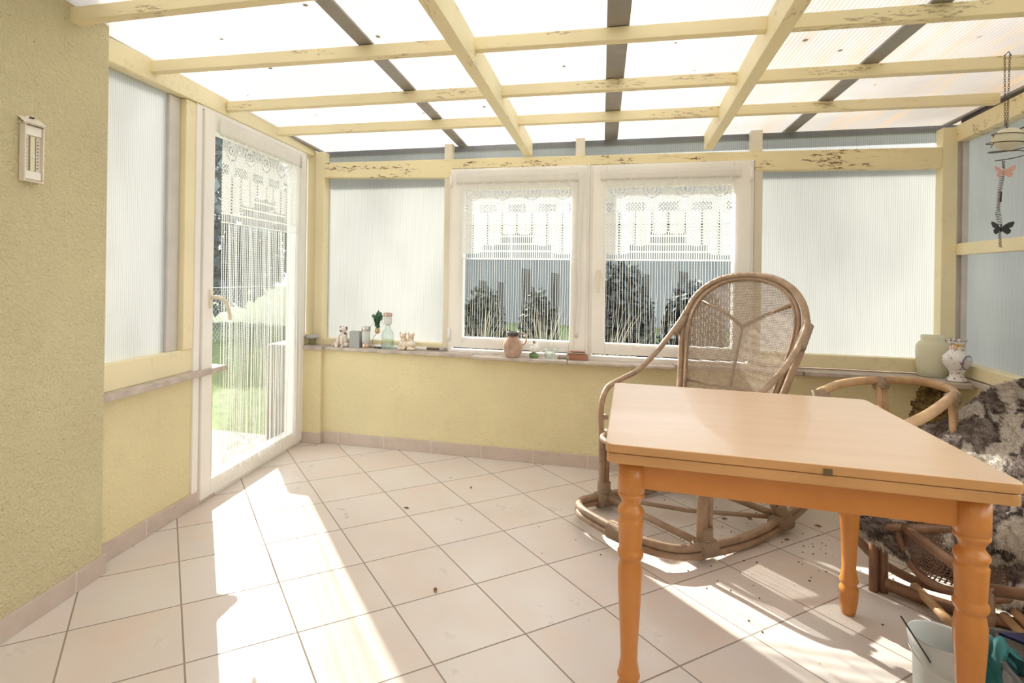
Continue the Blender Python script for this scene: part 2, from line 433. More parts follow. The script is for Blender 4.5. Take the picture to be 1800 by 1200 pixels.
# sill: uneven stone slabs
sl = 0
for x0, x1, yf, z1 in ((-2.27, -1.85, 3.525, .672), (-1.85, -1.46, 3.555, .668), (-1.457, -.80, 3.545, .668), (-.797, -.20, 3.49, .665), (-.197, .42, 3.50, .662), (.423, 1.10, 3.55, .668), (1.103, 1.93, 3.53, .668)):
    sl += 1; b = MB(); b.box(x0, x1, yf, 3.80, .645, z1); st('trim_sill_%d' % sl, b, M['stone'], .004)
# right parapet, with a damaged plaster corner
b = MB(RW); b.box(-.05, 4.7, 0, .22, 0, .655); st('wall_right_parapet', b, M['par'], .004)
b = MB(RW); b.box(-.05, 4.7, -.02, .22, .655, .68); st('trim_right_ledge', b, M['stone'], .004)
b = MB(RW); b.box(0, 4.6, -.012, .002, 0, .08); st('baseboard_right', b, M['skirt'], .002)

def mould():
    n = 26; vs = []; fs = []
    m = NT('crumbling_mouldy_plaster'); o = m.coord(); g = m.noise(o, 30, 6, .75)
    c = m.ramp(g, (.36, (.05, .03, .02)), (.48, (.20, .11, .05)), (.56, (.33, .27, .09)), (.66, (.60, .50, .26)))
    mm = m.done(m.pbr(c, .95, m.bump(g, 1.0, .02)))
    for i in range(n):
        for j in range(n):
            u, v = i / (n - 1), j / (n - 1)
            r = math.hypot(u - .5, v - .5) * 2
            x = 1.62 + .21 * u; z = .30 + .345 * v
            e = max(0, 1 - r ** 2.5) * .014 + (noise.noise((x * 40, z * 40, 2)) * .006 if r < .95 else 0)
            vs.append((x, 3.581 - max(-.002, e), z))
    for i in range(n - 1):
        for j in range(n - 1):
            u, v = (i + .5) / (n - 1), (j + .5) / (n - 1)
            if math.hypot(u - .5, v - .5) * 2 + noise.noise((u * 5, v * 5, 0)) * .35 < .95:
                fs.append((i * n + j, (i + 1) * n + j, (i + 1) * n + j + 1, i * n + j + 1))
    b = MB(); b.add(vs, fs, 0, True); st('wall_back_damage', b, mm, label='brown crumbling mouldy plaster patch in the right corner')
mould()

# ------------------------------------------------------------------ timber frame
def T(name, b, mat='timber', bev=.004, label=None): return st(name, b, M[mat], bev, label)
TY0, TY1 = 3.645, 3.715      # timbers of the back wall
k = [0]
def trim(b, mat='timber', bev=.004, label=None):
    k[0] += 1; return st('trim_%d' % k[0], b, M[mat], bev, label)
b = MB(); b.quadprism([(1.46, 3.535), (1.60, 3.46), (1.70, 3.405), (1.838, 3.40), (1.85, 3.535)], .640, .667); trim(b, 'stone', .004, 'widened stone corner of the sill under jar and vase')
# left wall
b = MB(LW); b.box(-.12, .60, .015, .075, .683, .795); trim(b, 'timber', label='cream timber rail on the left ledge')
b = MB(LW); b.box(.385, .46, .035, .075, .795, 2.01); trim(b, 'alu_light')
b = MB(LW); b.box(.463, .535, .005, .075, .795, 2.01); trim(b, 'timber')
b = MB(LW); b.box(-.12, 1.86, -.005, .075, 2.012, 2.108); trim(b, 'timber', label='cream timber beam along the top of the left wall')
b = MB(LW); b.box(-.12, 1.86, .01, .075, 2.108, 2.128); trim(b, 'seal', 0)
b = MB(LW); b.box(1.725, 1.775, .02, .06, .60, 2.01); trim(b, 'alu_light')
b = MB(LW); b.box(1.705, 1.85, .005, .07, .672, .74); trim(b, 'timber')
# back wall
b = MB(); b.quadprism([(-1.981, TY0), (-1.914, TY0), (-1.914, 3.745), (-2.06, 3.745), (-2.06, TY0 + .03), (-1.981, TY0 + .03)], .672, 2.035); trim(b, 'timber', label='yellow corner post at the left')
b = MB(); b.box(1.792, 1.862, TY0, TY1, .668, 2.02); trim(b, 'timber', label='yellow corner post at the right')
b = MB(); b.slab([(-1.914, 1.853), (-.98, 1.825), (-.98, 1.885), (.86, 1.875), (.86, 1.815), (1.792, 1.802), (1.792, 1.915), (.6, 1.932), (-.43, 1.944), (-1.914, 1.957)], 'y', TY0, TY1); trim(b, 'timber_worn', .004, 'weathered yellow beam with peeling paint above the windows')
b = MB(); b.box(-1.914, -1.03, TY0 + .012, TY1, .668, .715); trim(b)
b = MB(); b.box(.905, 1.792, TY0 + .01, TY1, .675, .752); trim(b)
b = MB(); b.box(-1.03, -.983, TY0 + .005, TY1, .668, 1.85); trim(b, 'cream')
b = MB(); b.box(.86, .905, TY0 + .005, TY1, .668, 1.82); trim(b, 'cream')
for x0, x1 in ((-1.035, -.978), (-.172, -.114), (.841, .903)):
    b = MB(); b.box(x0, x1, TY0 + .01, TY1, 1.93, 2.055); trim(b, 'cream')
# grey band along the eaves
b = MB(); b.box(-2.05, 1.95, 3.725, 3.745, 2.012, 2.050); trim(b, 'alu_light', 0, 'grey profile under the roof edge')
b = MB(); b.box(-2.1, 2.0, 3.93, 3.99, 1.985, 2.06); trim(b, 'alu', 0, 'gutter outside along the low roof edge')
b = MB(); b.box(-2.27, -2.065, 3.52, 3.535, -.1, .66); trim(b, 'alu', 0, 'grey board outside behind the door')
b = MB(); b.box(-.10, -.055, 3.702, 3.712, .66, 1.88); trim(b, 'cream', 0)
b = MB(); b.box(1.862, 1.905, 3.665, 3.74, .66, 2.03); trim(b, 'alu_light', 0)
# right wall
b = MB(RW); b.box(-.07, 4.7, .0, .065, 1.94, 2.03); trim(b, 'timber_worn', .004, 'weathered yellow beam on top of the right wall')
b = MB(RW); b.box(-.07, 4.7, .005, .05, 1.325, 1.388); trim(b, 'timber', .004, 'yellow middle rail of the right wall')
b = MB(RW); b.box(-.07, 4.7, .0, .06, .685, .752); trim(b, 'timber')
b = MB(RW); b.box(-.10, -.07, .03, .06, .68, 1.95); trim(b, 'alu_light', 0)
b = MB(RW); b.box(-.07, 4.7, .02, .06, 2.03, 2.055); trim(b, 'seal', 0)
for s in (1.2, 2.6, 4.0):
    b = MB(RW); b.box(s, s + .07, .005, .06, .752, 1.94); trim(b)

# polycarbonate sheets of the walls
def sheet(name, b, mat, label=None): return st(name, b, mat, 0, label)
b = MB(LW); b.box(-.12, .40, .05, .06, .79, 2.02); sheet('window_3', b, M['poly_side'], 'ribbed translucent panel at the far left')
b = MB(LW); b.box(1.70, 1.86, .05, .06, .70, 2.02); sheet('window_4', b, M['poly_dense'])
b = MB(); b.box(-1.93, -1.02, 3.722, 3.732, .70, 1.86); sheet('window_5', b, M['poly_back'], 'ribbed translucent panel left of the windows')
b = MB(); b.box(.89, 1.81, 3.722, 3.732, .73, 1.83); sheet('window_6', b, M['poly_back'], 'ribbed translucent panel right of the windows')
b = MB(); b.box(-2.03, 1.93, 3.722, 3.724, 1.88, 2.05); sheet('window_7', b, M['poly_clear'], 'narrow ribbed strip above the beam')
b = MB(RW); b.box(-.12, 1.24, .055, .065, .70, 1.96); sheet('window_8', b, M['poly_side'], 'ribbed translucent panel of the right wall')
b = MB(RW); b.box(1.24, 4.7, .055, .061, .70, 1.96); sheet('window_light_fill', b, M['glass'], 'clear glazing added to the unseen right wall to let in more light')  # out of view; glass instead of ribbed sheet, added to brighten the near left wall

# ------------------------------------------------------------------ roof
xs = [-1.985, -.935, .045, 1.07, 2.03]
def sloped(x0, x1, y0, y1, dz0, dz1):
    b = MB(); vs = [(x, y, roof_z(y) + d) for x in (x0, x1) for y in (y0, y1) for d in (dz0, dz1)]
    return b.add(vs, [(0, 1, 3, 2), (4, 6, 7, 5), (0, 4, 5, 1), (2, 3, 7, 6), (0, 2, 6, 4), (1, 5, 7, 3)])
st('ceiling', sloped(-2.12, 2.05, -1.15, 3.86, .012, .022), M['poly_roof'], 0, 'translucent ribbed polycarbonate roof sheets with leaf spots and rust stains, tinted dimmer to the right')
for a, w in ((-.935, .03), (.045, .04), (1.07, .032)):
    k[0] += 1; st('trim_%d' % k[0], sloped(a - w, a + w, -1.1, 3.80, .002, .012), M['alu'], .001, 'grey aluminium strip under the roof sheets')
for a in (-2.0, 1.87):
    k[0] += 1; st('trim_%d' % k[0], sloped(a - .015, a + .015, -1.1, 3.80, -.0, .012), M['alu'], 0)
# battens: slightly skewed, left end nearer than the right one
for y0, y1, kk in ((.62, .70, 0), (1.13, 1.22, 0), (1.60, 1.66, 0), (2.06, 2.225, 1), (2.61, 2.725, 1), (3.09, 3.20, 1)):
    b = MB(); zz = roof_z((y0 + y1) / 2)
    xl = -1.95; xr = 1.80
    vs = [(x, y + d, zz + dz) for x, y in ((xl, y0), (xr, y1)) for d in (0, .042) for dz in (-.05, .0)]
    b.add(vs, [(0, 1, 3, 2), (4, 6, 7, 5), (0, 4, 5, 1), (2, 3, 7, 6), (0, 2, 6, 4), (1, 5, 7, 3)])
    trim(b, 'batten', .003, 'yellow roof batten')
for xc, xf in ((-.587, -.475), (.475, .615)):
    b = MB(); vs = []
    for x, y in ((xc, -1.05), (xf, 3.70)):
        for d in (-.025, .025):
            for dz in ((-.115, 0.0) if y < 0 else (-.10, 0.0)): vs.append((x + d, y, roof_z(y) + dz))
    b.add(vs, [(0, 1, 3, 2), (4, 6, 7, 5), (0, 4, 5, 1), (2, 3, 7, 6), (0, 2, 6, 4), (1, 5, 7, 3)])
    trim(b, 'timber_y', .003, 'heavy yellow rafter under the battens')

# ------------------------------------------------------------------ windows and door
def framebox(b, x0, x1, z0, z1, w, y0, y1, wb=None, wt=None):
    wb = wb or w; wt = wt or w
    b.box(x0, x0 + w, y0, y1, z0, z1); b.box(x1 - w, x1, y0, y1, z0, z1)
    b.box(x0 + w, x1 - w, y0, y1, z0, z0 + wb); b.box(x0 + w, x1 - w, y0, y1, z1 - wt, z1)
    return b
def window(name, x0, x1, z0, z1, gx0, gx1, hinge_x, handle_x, label):
    e = struct_empty(name, ((x0 + x1) / 2, 3.64, z0), label)
    framebox(MB(), x0, x1, z0, z1, .02, 3.635, 3.70, .025, .012).build('window_frame', M['pvc'], e, .003, kind='structure')
    b = MB(); s0, s1, t0, t1 = x0 + .018, x1 - .018, z0 + .042, z1 - .014
    b.box(s0, gx0, 3.618, 3.68, t0, t1); b.box(gx1, s1, 3.618, 3.68, t0, t1)
    b.box(gx0, gx1, 3.618, 3.68, t0, .768); b.box(gx0, gx1, 3.618, 3.68, 1.735, t1)
    b.build('sash', M['pvc'], e, .004, kind='structure')
    MB().box(gx0 - .005, gx1 + .005, 3.648, 3.652, .763, 1.74).build('pane', M['glass'], e, kind='structure')
    b = MB()
    for z in (t1 - .12, t0 + .04): b.tube([(hinge_x, 3.612, z), (hinge_x, 3.612, z + .085)], .008, 10)
    b.build('hinge', M['pvc'], e, kind='structure')
    if handle_x is not None:
        h = MB(); h.box(handle_x - .012, handle_x + .012, 3.610, 3.618, 1.15, 1.22); h.box(handle_x - .009, handle_x + .009, 3.585, 3.61, 1.185, 1.203)
        h.box(handle_x - .010, handle_x + .010, 3.575, 3.588, 1.08, 1.205)
        h.build('handle', M['cream'], e, .003, kind='structure')
window('window_1', -.985, -.0785, .658, 1.880, -.885, -.195, -.975, None, 'left white plastic window')
window('window_2', -.0775, .856, .658, 1.876, .022, .745, .835, -.02, 'right white plastic window')

D0, D1 = .58, 1.70
e = struct_empty('door_1', tuple(LW @ Vector(((D0 + D1) / 2, .03, 0))), 'white glazed plastic door in the left wall')
b = MB(LW); b.box(D0 - .045, D0, .0, .07, 0, 2.01); b.box(D1, D1 + .025, .0, .07, 0, 2.01); b.box(D0, D1, .0, .07, 1.995, 2.012); b.box(D0, D1, .0, .07, -.0, .018)
b.build('door_frame', M['pvc'], e, .003, kind='structure')
b = MB(LW); g0, g1 = .668, 1.555
b.box(D0 + .006, g0, -.012, .055, .022, 1.992); b.box(g1, D1 - .006, -.012, .055, .022, 1.992)
b.box(g0, g1, -.012, .055, .022, .105); b.box(g0, g1, -.012, .055, 1.90, 1.992)
b.build('door_leaf', M['pvc'], e, .004, kind='structure')
MB(LW).box(g0 - .004, g1 + .004, .018, .022, .10, 1.905).build('pane', M['glass'], e, kind='structure')
b = MB(LW); b.box(g1 - .10, g1 - .002, .026, .030, .105, .78); 
b = MB(LW); hs = D0 + .062
b.box(hs - .013, hs + .013, -.020, -.012, .99, 1.085)
b.tube(spline([LW.inverted() @ (LW @ Vector(p)) for p in ((hs, -.018, 1.045), (hs, -.05, 1.045), (hs + .012, -.062, 1.042), (hs + .055, -.065, 1.02), (hs + .085, -.065, .965), (hs + .095, -.065, .925))], 5), [.011] * 12 + [.010] * 14, 10)
b.build('door_handle', M['cream'], e, kind='structure', label='cream lever handle')

# ------------------------------------------------------------------ lace curtains with string fringe
def curtain(label, xf, W, ztop, zlace, stepz, zend, group, drop_side=0, seed=1, gap=None, thin=1.0):
    """local x across, y into the room (negative = towards viewer), z up"""
    rnd = random.Random(seed)
    root = thing('lace_curtain', label, 'curtain', tuple(xf @ Vector((W / 2, 0, ztop))), group)
    def fold(x, z): return .0035 * math.sin(x * 34 + seed) * min(1, (ztop - z) * 3) + .002 * math.sin(x * 91 + z * 5)
    # header hem
    b = MB(xf); n = 60; vs = []; fs = []
    for i in range(n + 1):
        for j in range(4):
            x = -.02 + (W + .04) * i / n; z = ztop + .0 - (ztop - zlace + .012) * j / 3
            vs.append((x, fold(x, z), z))
    for i in range(n):
        for j in range(3): fs.append((i * 4 + j, (i + 1) * 4 + j, (i + 1) * 4 + j + 1, i * 4 + j + 1))
    b.add(vs, fs, 0, True); b.build('header_hem', M['hem'], root, solid=.0015)
    # lace: a grid of cells with the open cells left out
    c = .0033; nx = int(W / c); zb = stepz[3]; nz = int((zlace - zb) / c)
    P = W / round(W / .172)
    def panel_bottom(x):
        u = abs(x / W - .5) * 2
        base, w = (stepz[0], W * .125) if u < .27 else ((stepz[1], W * .12) if u < .58 else (stepz[2], W * .12))
        lo = 0 if u < .27 else (.27 if u < .58 else .58)
        hi = .27 if u < .27 else (.58 if u < .58 else 1.0)
        q = ((u - lo) / (hi - lo) if lo else (u / .27)) ; q = abs(q * 2 - 1)
        return base + .022 * (1 - math.sqrt(max(0, 1 - q * q)))
    def hole(i, j):
        x = (i + .5) * c; z = zlace - (j + .5) * c; d = zlace - z
        kx = (x / P) % 1; xc = (kx - .5) * P if 0 else None
        # distances to the large motif centres (k*P + P/2) and the small ones (k*P)
        dxl = abs(((x / P) % 1) - .5) * P; dxs = min((x / P) % 1, 1 - (x / P) % 1) * P
        rl = math.hypot(dxl, d - .072); rs = math.hypot(dxs, d - .045)
        top = min(.072 - math.sqrt(max(0, .060 ** 2 - dxl ** 2)) if dxl < .060 else 9, .045 - math.sqrt(max(0, .034 ** 2 - dxs ** 2)) if dxs < .034 else 9)
        if d < top - .004: return False                    # plain cloth above the scallops
        if d < top + .004: return (i % 3 != 0)                # dotted scallop edge
        if d < .15:
            if abs(rl - .050) < .0022: return (i + j) % 4 != 0
            if abs(rs - .022) < .0020: return (i + j) % 3 != 0
            if rl < .040:                                    # flower
                an = math.atan2(d - .072, ((x / P) % 1 - .5)); pet = .018 + .010 * math.cos(4 * an)
                if rl < .006: return True
                if abs(rl - pet) < .0022: return True
                return (i % 4 == 0 and j % 3 == 0)
            if rs < .018: return (i % 3 == 0 and j % 3 != 0)
            return ((i + j) % 5 < 2 and (i - j) % 5 < 2)
        if d < .205:                                        # row of rings under the small motifs
            if dxs < .055:
                q = (x / .020) % 1 - .5; w = ((d - .152) / .024) % 1 - .5
                rr = math.hypot(q, w); return .26 < rr < .46
            return ((i - 2 * j) % 7 < 2 and j % 2)
        pb = panel_bottom(x)
        if z > pb:                                           # chevron cloth with dashed seams
            q = (x / (P / 2)) % 1
            if q < .045 or q > .955: return j % 5 < 3
            if .09 < q < .13 or .87 < q < .91: return j % 4 < 1
            cv = abs(q - .5) * P / 2
            return int((d * .9 + cv) / c) % 6 == 0 and i % 2 == 0
        # open net: upright threads with woven bars
        bar = (zb - z) if 0 else (z - zb)
        if (bar % .048) < .010: return False
        return (i % 4) < 2
    b = MB(xf); idx = {}; vs = []; fs = []
    def vid(i, j):
        if (i, j) not in idx:
            x = i * c; z = zlace - j * c; idx[(i, j)] = len(vs); vs.append((x, fold(x, z) - .0005, z))
        return idx[(i, j)]
    for i in range(nx):
        for j in range(nz):
            if not hole(i, j): fs.append((vid(i, j), vid(i + 1, j), vid(i + 1, j + 1), vid(i, j + 1)))
    b.add(vs, fs, 0, True); b.build('lace_band', M['lace'], root)
    # fringe of looped strings
    b = MB(xf); n = int(W / .0155); seg = int((zb - zend) / .012)
    for q in range(n):
        x = (q + .5) * W / n + rnd.uniform(-.002, .002)
        if gap and gap[0] < x < gap[1] and rnd.random() < gap[2]: continue
        zz = zend + rnd.uniform(-.03, .035); sx = rnd.uniform(-.012, .012); ph = rnd.uniform(0, 6)
        pts = []; rr = []
        m = max(4, int((zb - zz) / .0065))
        for h in range(m + 1):
            t = h / m; z = zb + (zz - zb) * t
            pts.append((x + sx * t * t + .0025 * math.sin(ph + t * 14) * t, fold(x, z) - .002 - .004 * t * math.sin(ph), z))
            rr.append(thin * (.0020 if h % 2 else .0045) * (1 - .45 * t))
        b.tube(pts, rr, 4, flat=.35, caps=False)
        if q % 2 == 0 and rnd.random() < .6:                 # loop at the end
            lx, ly, lz = pts[-1]; b.tube(spline([(lx, ly, lz), (lx + .003, ly, lz - .015), (lx + .008, ly, lz - .018), (lx + .010, ly, lz)], 4), .0012, 4, caps=False)
    o = b.build('fringe', M['thread'], root, kind='stuff', label='white looped string fringe')
    # gathered side hem
    if drop_side:
        b = MB(xf); pts = []; fs = []; vs = []; n = 30
        for h in range(n + 1):
            z = ztop - .01 - (ztop - zend - .04) * .97 * h / n
            for g in range(5):
                xx = W + .002 + g * .008 * (1 - .5 * h / n) + .006 * math.sin(h * .35); vs.append((xx, -.006 - .003 * (g % 2) - .002 * math.sin(h * .3), z))
        for h in range(n):
            for g in range(4): fs.append((h * 5 + g, h * 5 + g + 1, (h + 1) * 5 + g + 1, (h + 1) * 5 + g))
        b.add(vs, fs, 0, True); b.build('side_hem', M['thread'], root, solid=.001)
    return root
I4 = Matrix.Translation
curtain('short white lace curtain with string fringe on the left back window', I4((-.915, 3.609, 0)), .765, 1.845, 1.785, (1.44, 1.37, 1.315, 1.28), .735, 'lace curtains', 1, 1)
curtain('short white lace curtain with string fringe behind the rocking chair', I4((.005, 3.609, 0)), .755, 1.835, 1.785, (1.44, 1.37, 1.315, 1.28), .735, 'lace curtains', 0, 2)
curtain('long white lace curtain with string fringe hanging on the glazed door', LW @ Matrix.Translation((.70, -.030, 0)), .87, 1.975, 1.895, (1.60, 1.54, 1.485, 1.43), .085, 'lace curtains', 1, 3, gap=(.66, .77, .8), thin=.72)


# ------------------------------------------------------------------ square table
def table():
    a, b_, c, d = Vector((.026, 1.520)), Vector((.067, 2.395)), Vector((.931, 2.360)), Vector((.870, 1.474))
    cen = (a + b_ + c + d) / 4
    root = thing('dining_table', 'square orange beech table with turned legs standing in the foreground', 'table', (cen.x, cen.y, 0))
    ex = ((d - a) + (c - b_)).normalized(); ey = Vector((-ex.y, ex.x))
    hw, hd = .437, .440
    X = Matrix(((ex.x, ey.x, 0, cen.x), (ex.y, ey.y, 0, cen.y), (0, 0, 1, 0), (0, 0, 0, 1)))
    def rrect(w, h, r):
        out = []
        for sx, sy, a0 in ((1, 1, 0), (-1, 1, 90), (-1, -1, 180), (1, -1, 270)):
            for q in range(5):
                an = R(a0 + q * 22.5); out.append((sx * (w - r) + r * math.cos(an), sy * (h - r) + r * math.sin(an)))
        return out
    m = MB(X); m.quadprism(rrect(hw, hd, .022), .7275, .750)
    m.build('tabletop', M['top'], root, .002, label='pale laminate tabletop with small marks')
    m = MB(X); m.quadprism(rrect(hw + .0012, hd + .0012, .022), .7278, .7485); m.build('edge_band', M['beech_edge'], root, .001)
    m = MB(X); m.quadprism(rrect(hw - .002, hd - .002, .02), .699, .7255); m.build('extension_leaf', M['beech_edge'], root, .003, label='fold-out leaf under the tabletop')
    m = MB(X); m.box(.055, .073, -hd - .0035, -hd + .004, .727, .742); m.build('leaf_catch', simple('dark_catch', (.12, .07, .03), .5), root)
    for nm, (x0, x1, y0, y1) in (('apron', (-.36, .36, -.383, -.363)), ('apron', (-.36, .36, .363, .383)), ('apron', (-.383, -.363, -.36, .36)), ('apron', (.363, .383, -.36, .36))):
        m = MB(X); m.box(x0, x1, y0, y1, .622, .699); m.build(nm, M['beech'], root, .002)
    prof = [(.019, 0), (.023, .012), (.0285, .05), (.030, .075), (.0295, .092), (.0265, .099), (.0235, .104), (.0245, .110), (.029, .117), (.0295, .124), (.027, .129), (.0265, .133), (.0215, .165), (.0225, .20), (.0265, .28), (.031, .36), (.0315, .40), (.0275, .425), (.0265, .430), (.032, .437), (.0335, .443), (.0335, .450), (.0295, .457), (.0290, .46), (.031, .50), (.0325, .53), (.033, .535), (.030, .540), (.0295, .545), (.034, .553), (.0345, .560), (.031, .567), (.0245, .575), (.024, .583), (.030, .595), (.034, .600), (.0345, .606), (.031, .609), (.0345, .612), (.0345, .699)]
    for sx in (-1, 1):
        for sy in (-1, 1):
            m = MB(X); m.lathe(prof, (sx * .372, sy * .372, 0), 24); m.build('leg', M['beech'], root)
table()

# ------------------------------------------------------------------ rattan rocking chair
def rattan_frame(O, eb, ew):
    return Matrix(((ew[0], eb[0], 0, O[0]), (ew[1], eb[1], 0, O[1]), (0, 0, 1, 0), (0, 0, 0, 1)))
def bind(b, p, q, r, turns=None):
    """cane binding wound round the bars between two points"""
    p, q = Vector(p), Vector(q); L = (q - p).length; n = turns or max(2, int(L / .0055))
    pts = []; rr = []
    for k in range(n * 2 + 1):
        t = k / (n * 2); pts.append(p.lerp(q, t)); rr.append(r * (1.0 if k % 2 else 1.09))
    b.tube(pts, rr, 12)
def rocking_chair():
    X = rattan_frame((.23, 2.775), (.72, .69), (.69, -.72))
    root = thing('rocking_chair', 'rattan rocking chair with high woven back standing behind the table', 'chair', (.40, 2.94, 0))
    ra, wr = M['rattan'], M['wrap']
    loop = [(0, -.285, .075), (-.18, -.26, .070), (-.285, -.16, .052), (-.31, 0, .038), (-.318, .28, .026), (-.305, .54, .045), (-.265, .82, .085), (-.17, .93, .10), (0, .955, .104)]
    full = loop + [(-x, y, z) for x, y, z in reversed(loop[1:-1])]
    sp = spline(full, 8, True)
    for dz in (0.0, .032):
        b = MB(X); b.tube([(p.x * (1 - dz * .5), p.y, p.z + dz - .008) for p in sp], .0165, 10, closed=True); b.build('rocker', ra, root)
    # front bar binding, post bindings
    bb = MB(X); bind(bb, (.035, -.283, .084), (.175, -.255, .080), .036)
    bb.build('cane_binding', wr, root)
    def post(w0, y0, w1, y1, z1, n=2, lab=None):
        b = MB(X)
        for k in range(n):
            o = (k - (n - 1) / 2) * .029
            b.tube([(w0, y0 + o, .05), (w0 * .998 + (w1 - w0) * .5, y0 + (y1 - y0) * .5 + o, z1 * .5), (w1, y1 + o, z1)], .0145, 8)
        b.build('post', ra, root)
        b = MB(X); bind(b, (w0, y0, .085), (w0 + (w1 - w0) * .2, y0 + (y1 - y0) * .2, .135), .031); b.build('cane_binding', wr, root)
        b = MB(X); bind(b, (w0, y0 - .045, .050), (w0, y0 + .045, .050), .037); b.build('cane_binding', wr, root)
    post(-.295, 0, -.295, .0, .40); post(.295, 0, .295, 0, .40, 3)
    post(-.30, .54, -.27, .42, .44); post(.30, .54, .27, .42, .44)
    for y, z in ((0.0, .06), (.54, .075)):
        b = MB(X); b.tube([(-.295, y, z), (.295, y, z)], .0155, 10); b.build('crossbar', ra, root)
    b = MB(X)
    b.tube([(-.295, 0, .06), (0, .27, .045), (.295, .54, .07)], .011, 8); b.build('brace', ra, root)
    # side arms: one continuous cane each
    for s in (-1, 1):
        b = MB(X)
        path = spline([(s * .295, -.015, .08), (s * .297, -.02, .30), (s * .30, -.025, .48), (s * .305, -.01, .555), (s * .322, .045, .610), (s * .335, .15, .640), (s * .345, .28, .675), (s * .352, .42, .755), (s * .355, .54, .85), (s * .348, .625, .935), (s * .338, .66, .99)], 6)
        b.tube(path, .0148, 10); b.build('armrest', ra, root)
        b = MB(X); bind(b, (s * .354, .575, .865), (s * .338, .668, .965), .0225); b.build('cane_binding', wr, root)
        b = MB(X); bind(b, (s * .303, 0, .455), (s * .303, 0, .475), .020); b.build('cane_binding', wr, root)
    # back ring and inner ring
    prof = [(.245, .43), (.265, .52), (.285, .62), (.312, .75), (.335, .86), (.338, .93), (.330, 1.0), (.300, 1.07), (.245, 1.13), (.165, 1.175), (.08, 1.195), (0, 1.20)]
    def by(z): return .50 + (z - .45) * .30
    def ring(sc, off):
        P = [(w * sc - (off if w > 0 else 0), by(z), z if z < 1 else 1.0 + (z - 1.0) * sc - off * .5) for w, z in prof]
        return P + [(-x, y, z) for x, y, z in reversed(P[:-1])]
    b = MB(X); b.tube(spline(ring(1, 0), 6), .0165, 12); b.build('back_frame', ra, root)
    inn = ring(.93, .012)
    b = MB(X); b.tube(spline(inn, 6), .0125, 10); b.tube([(p.x * .965, p.y - .012, p.z) for p in spline(inn, 6)], .0055, 6); b.build('inner_frame', ra, root)
    # woven back flowing into the seat
    rows = []
    W_ = [(z, w * .93 - .012) for w, z in prof]
    def wat(z):
        for (z0, w0), (z1, w1) in zip(W_, W_[1:]):
            if z0 <= z <= z1: return w0 + (w1 - w0) * (z - z0) / (z1 - z0)
        return W_[0][1] if z < .43 else .03
    zmax = 1.0 + .2 * .93 - .006
    seat = spline([(.23, -.07, .37), (.245, .0, .40), (.25, .12, .385), (.25, .26, .365), (.245, .38, .37), (.238, .455, .40), (.24, by(.46), .46)], 5)
    for p in seat[:-1]: rows.append((p.x, p.y, p.z))
    for q in range(41):
        z = .46 + (zmax - .46) * q / 40
        zz = z if z < 1 else 1.0 + (z - 1.0) / .93
        rows.append((max(.012, wat(min(1.1999, zz))), by(z), z))
    nx = 22; vs = []; fs = []; uv = []; L = 0; prev = None
    for w, y, z in rows:
        if prev: L += math.hypot(y - prev[0], z - prev[1])
        prev = (y, z)
        for i in range(nx + 1):
            u = i / nx * 2 - 1; sag = (1 - u * u) * .018
            vs.append((w * u, y + (sag if z > .46 else 0), z - (sag if z <= .46 else 0))); uv.append((w * u, L))
    for k2 in range(len(rows) - 1):
        for i in range(nx): fs.append((k2 * (nx + 1) + i, k2 * (nx + 1) + i + 1, (k2 + 1) * (nx + 1) + i + 1, (k2 + 1) * (nx + 1) + i))
    b = MB(X); b.add(vs, fs, 0, True); b.build('woven_seat', M['weave'], root, uvs=uv, label='woven cane back and seat')
    # struts behind the weave
    b = MB(X); y = lambda z: by(z) + .030
    b.tube([(0, y(.44), .44), (0, y(.93), .93)], .0085, 8)
    b.tube([(0, y(.93), .93), (-.12, y(1.0), 1.0), (-.26, by(1.05), 1.06)], .010, 8); b.tube([(0, y(.93), .93), (.12, y(1.0), 1.0), (.26, by(1.05), 1.06)], .010, 8)
    b.tube([(-.25, by(.62) + .01, .62), (0, y(.62), .62), (.25, by(.62) + .01, .62)], .010, 8)
    b.build('back_strut', ra, root)
    b = MB(X)
    b.tube(spline([(-.245, by(.45), .45), (-.255, .3, .372), (-.255, .1, .40), (-.24, -.07, .38), (0, -.09, .365), (.24, -.07, .38), (.255, .1, .40), (.255, .3, .372), (.245, by(.45), .45)], 6), .0145, 10)
    b.tube([(-.25, .44, .38), (.25, .44, .38)], .013, 8)
    for s in (-1, 1): b.tube([(s * .25, .0, .39), (s * .297, 0, .39)], .012, 8); b.tube([(s * .25, .43, .38), (s * .275, .43, .40)], .012, 8)
    b.build('seat_frame', ra, root)
rocking_chair()

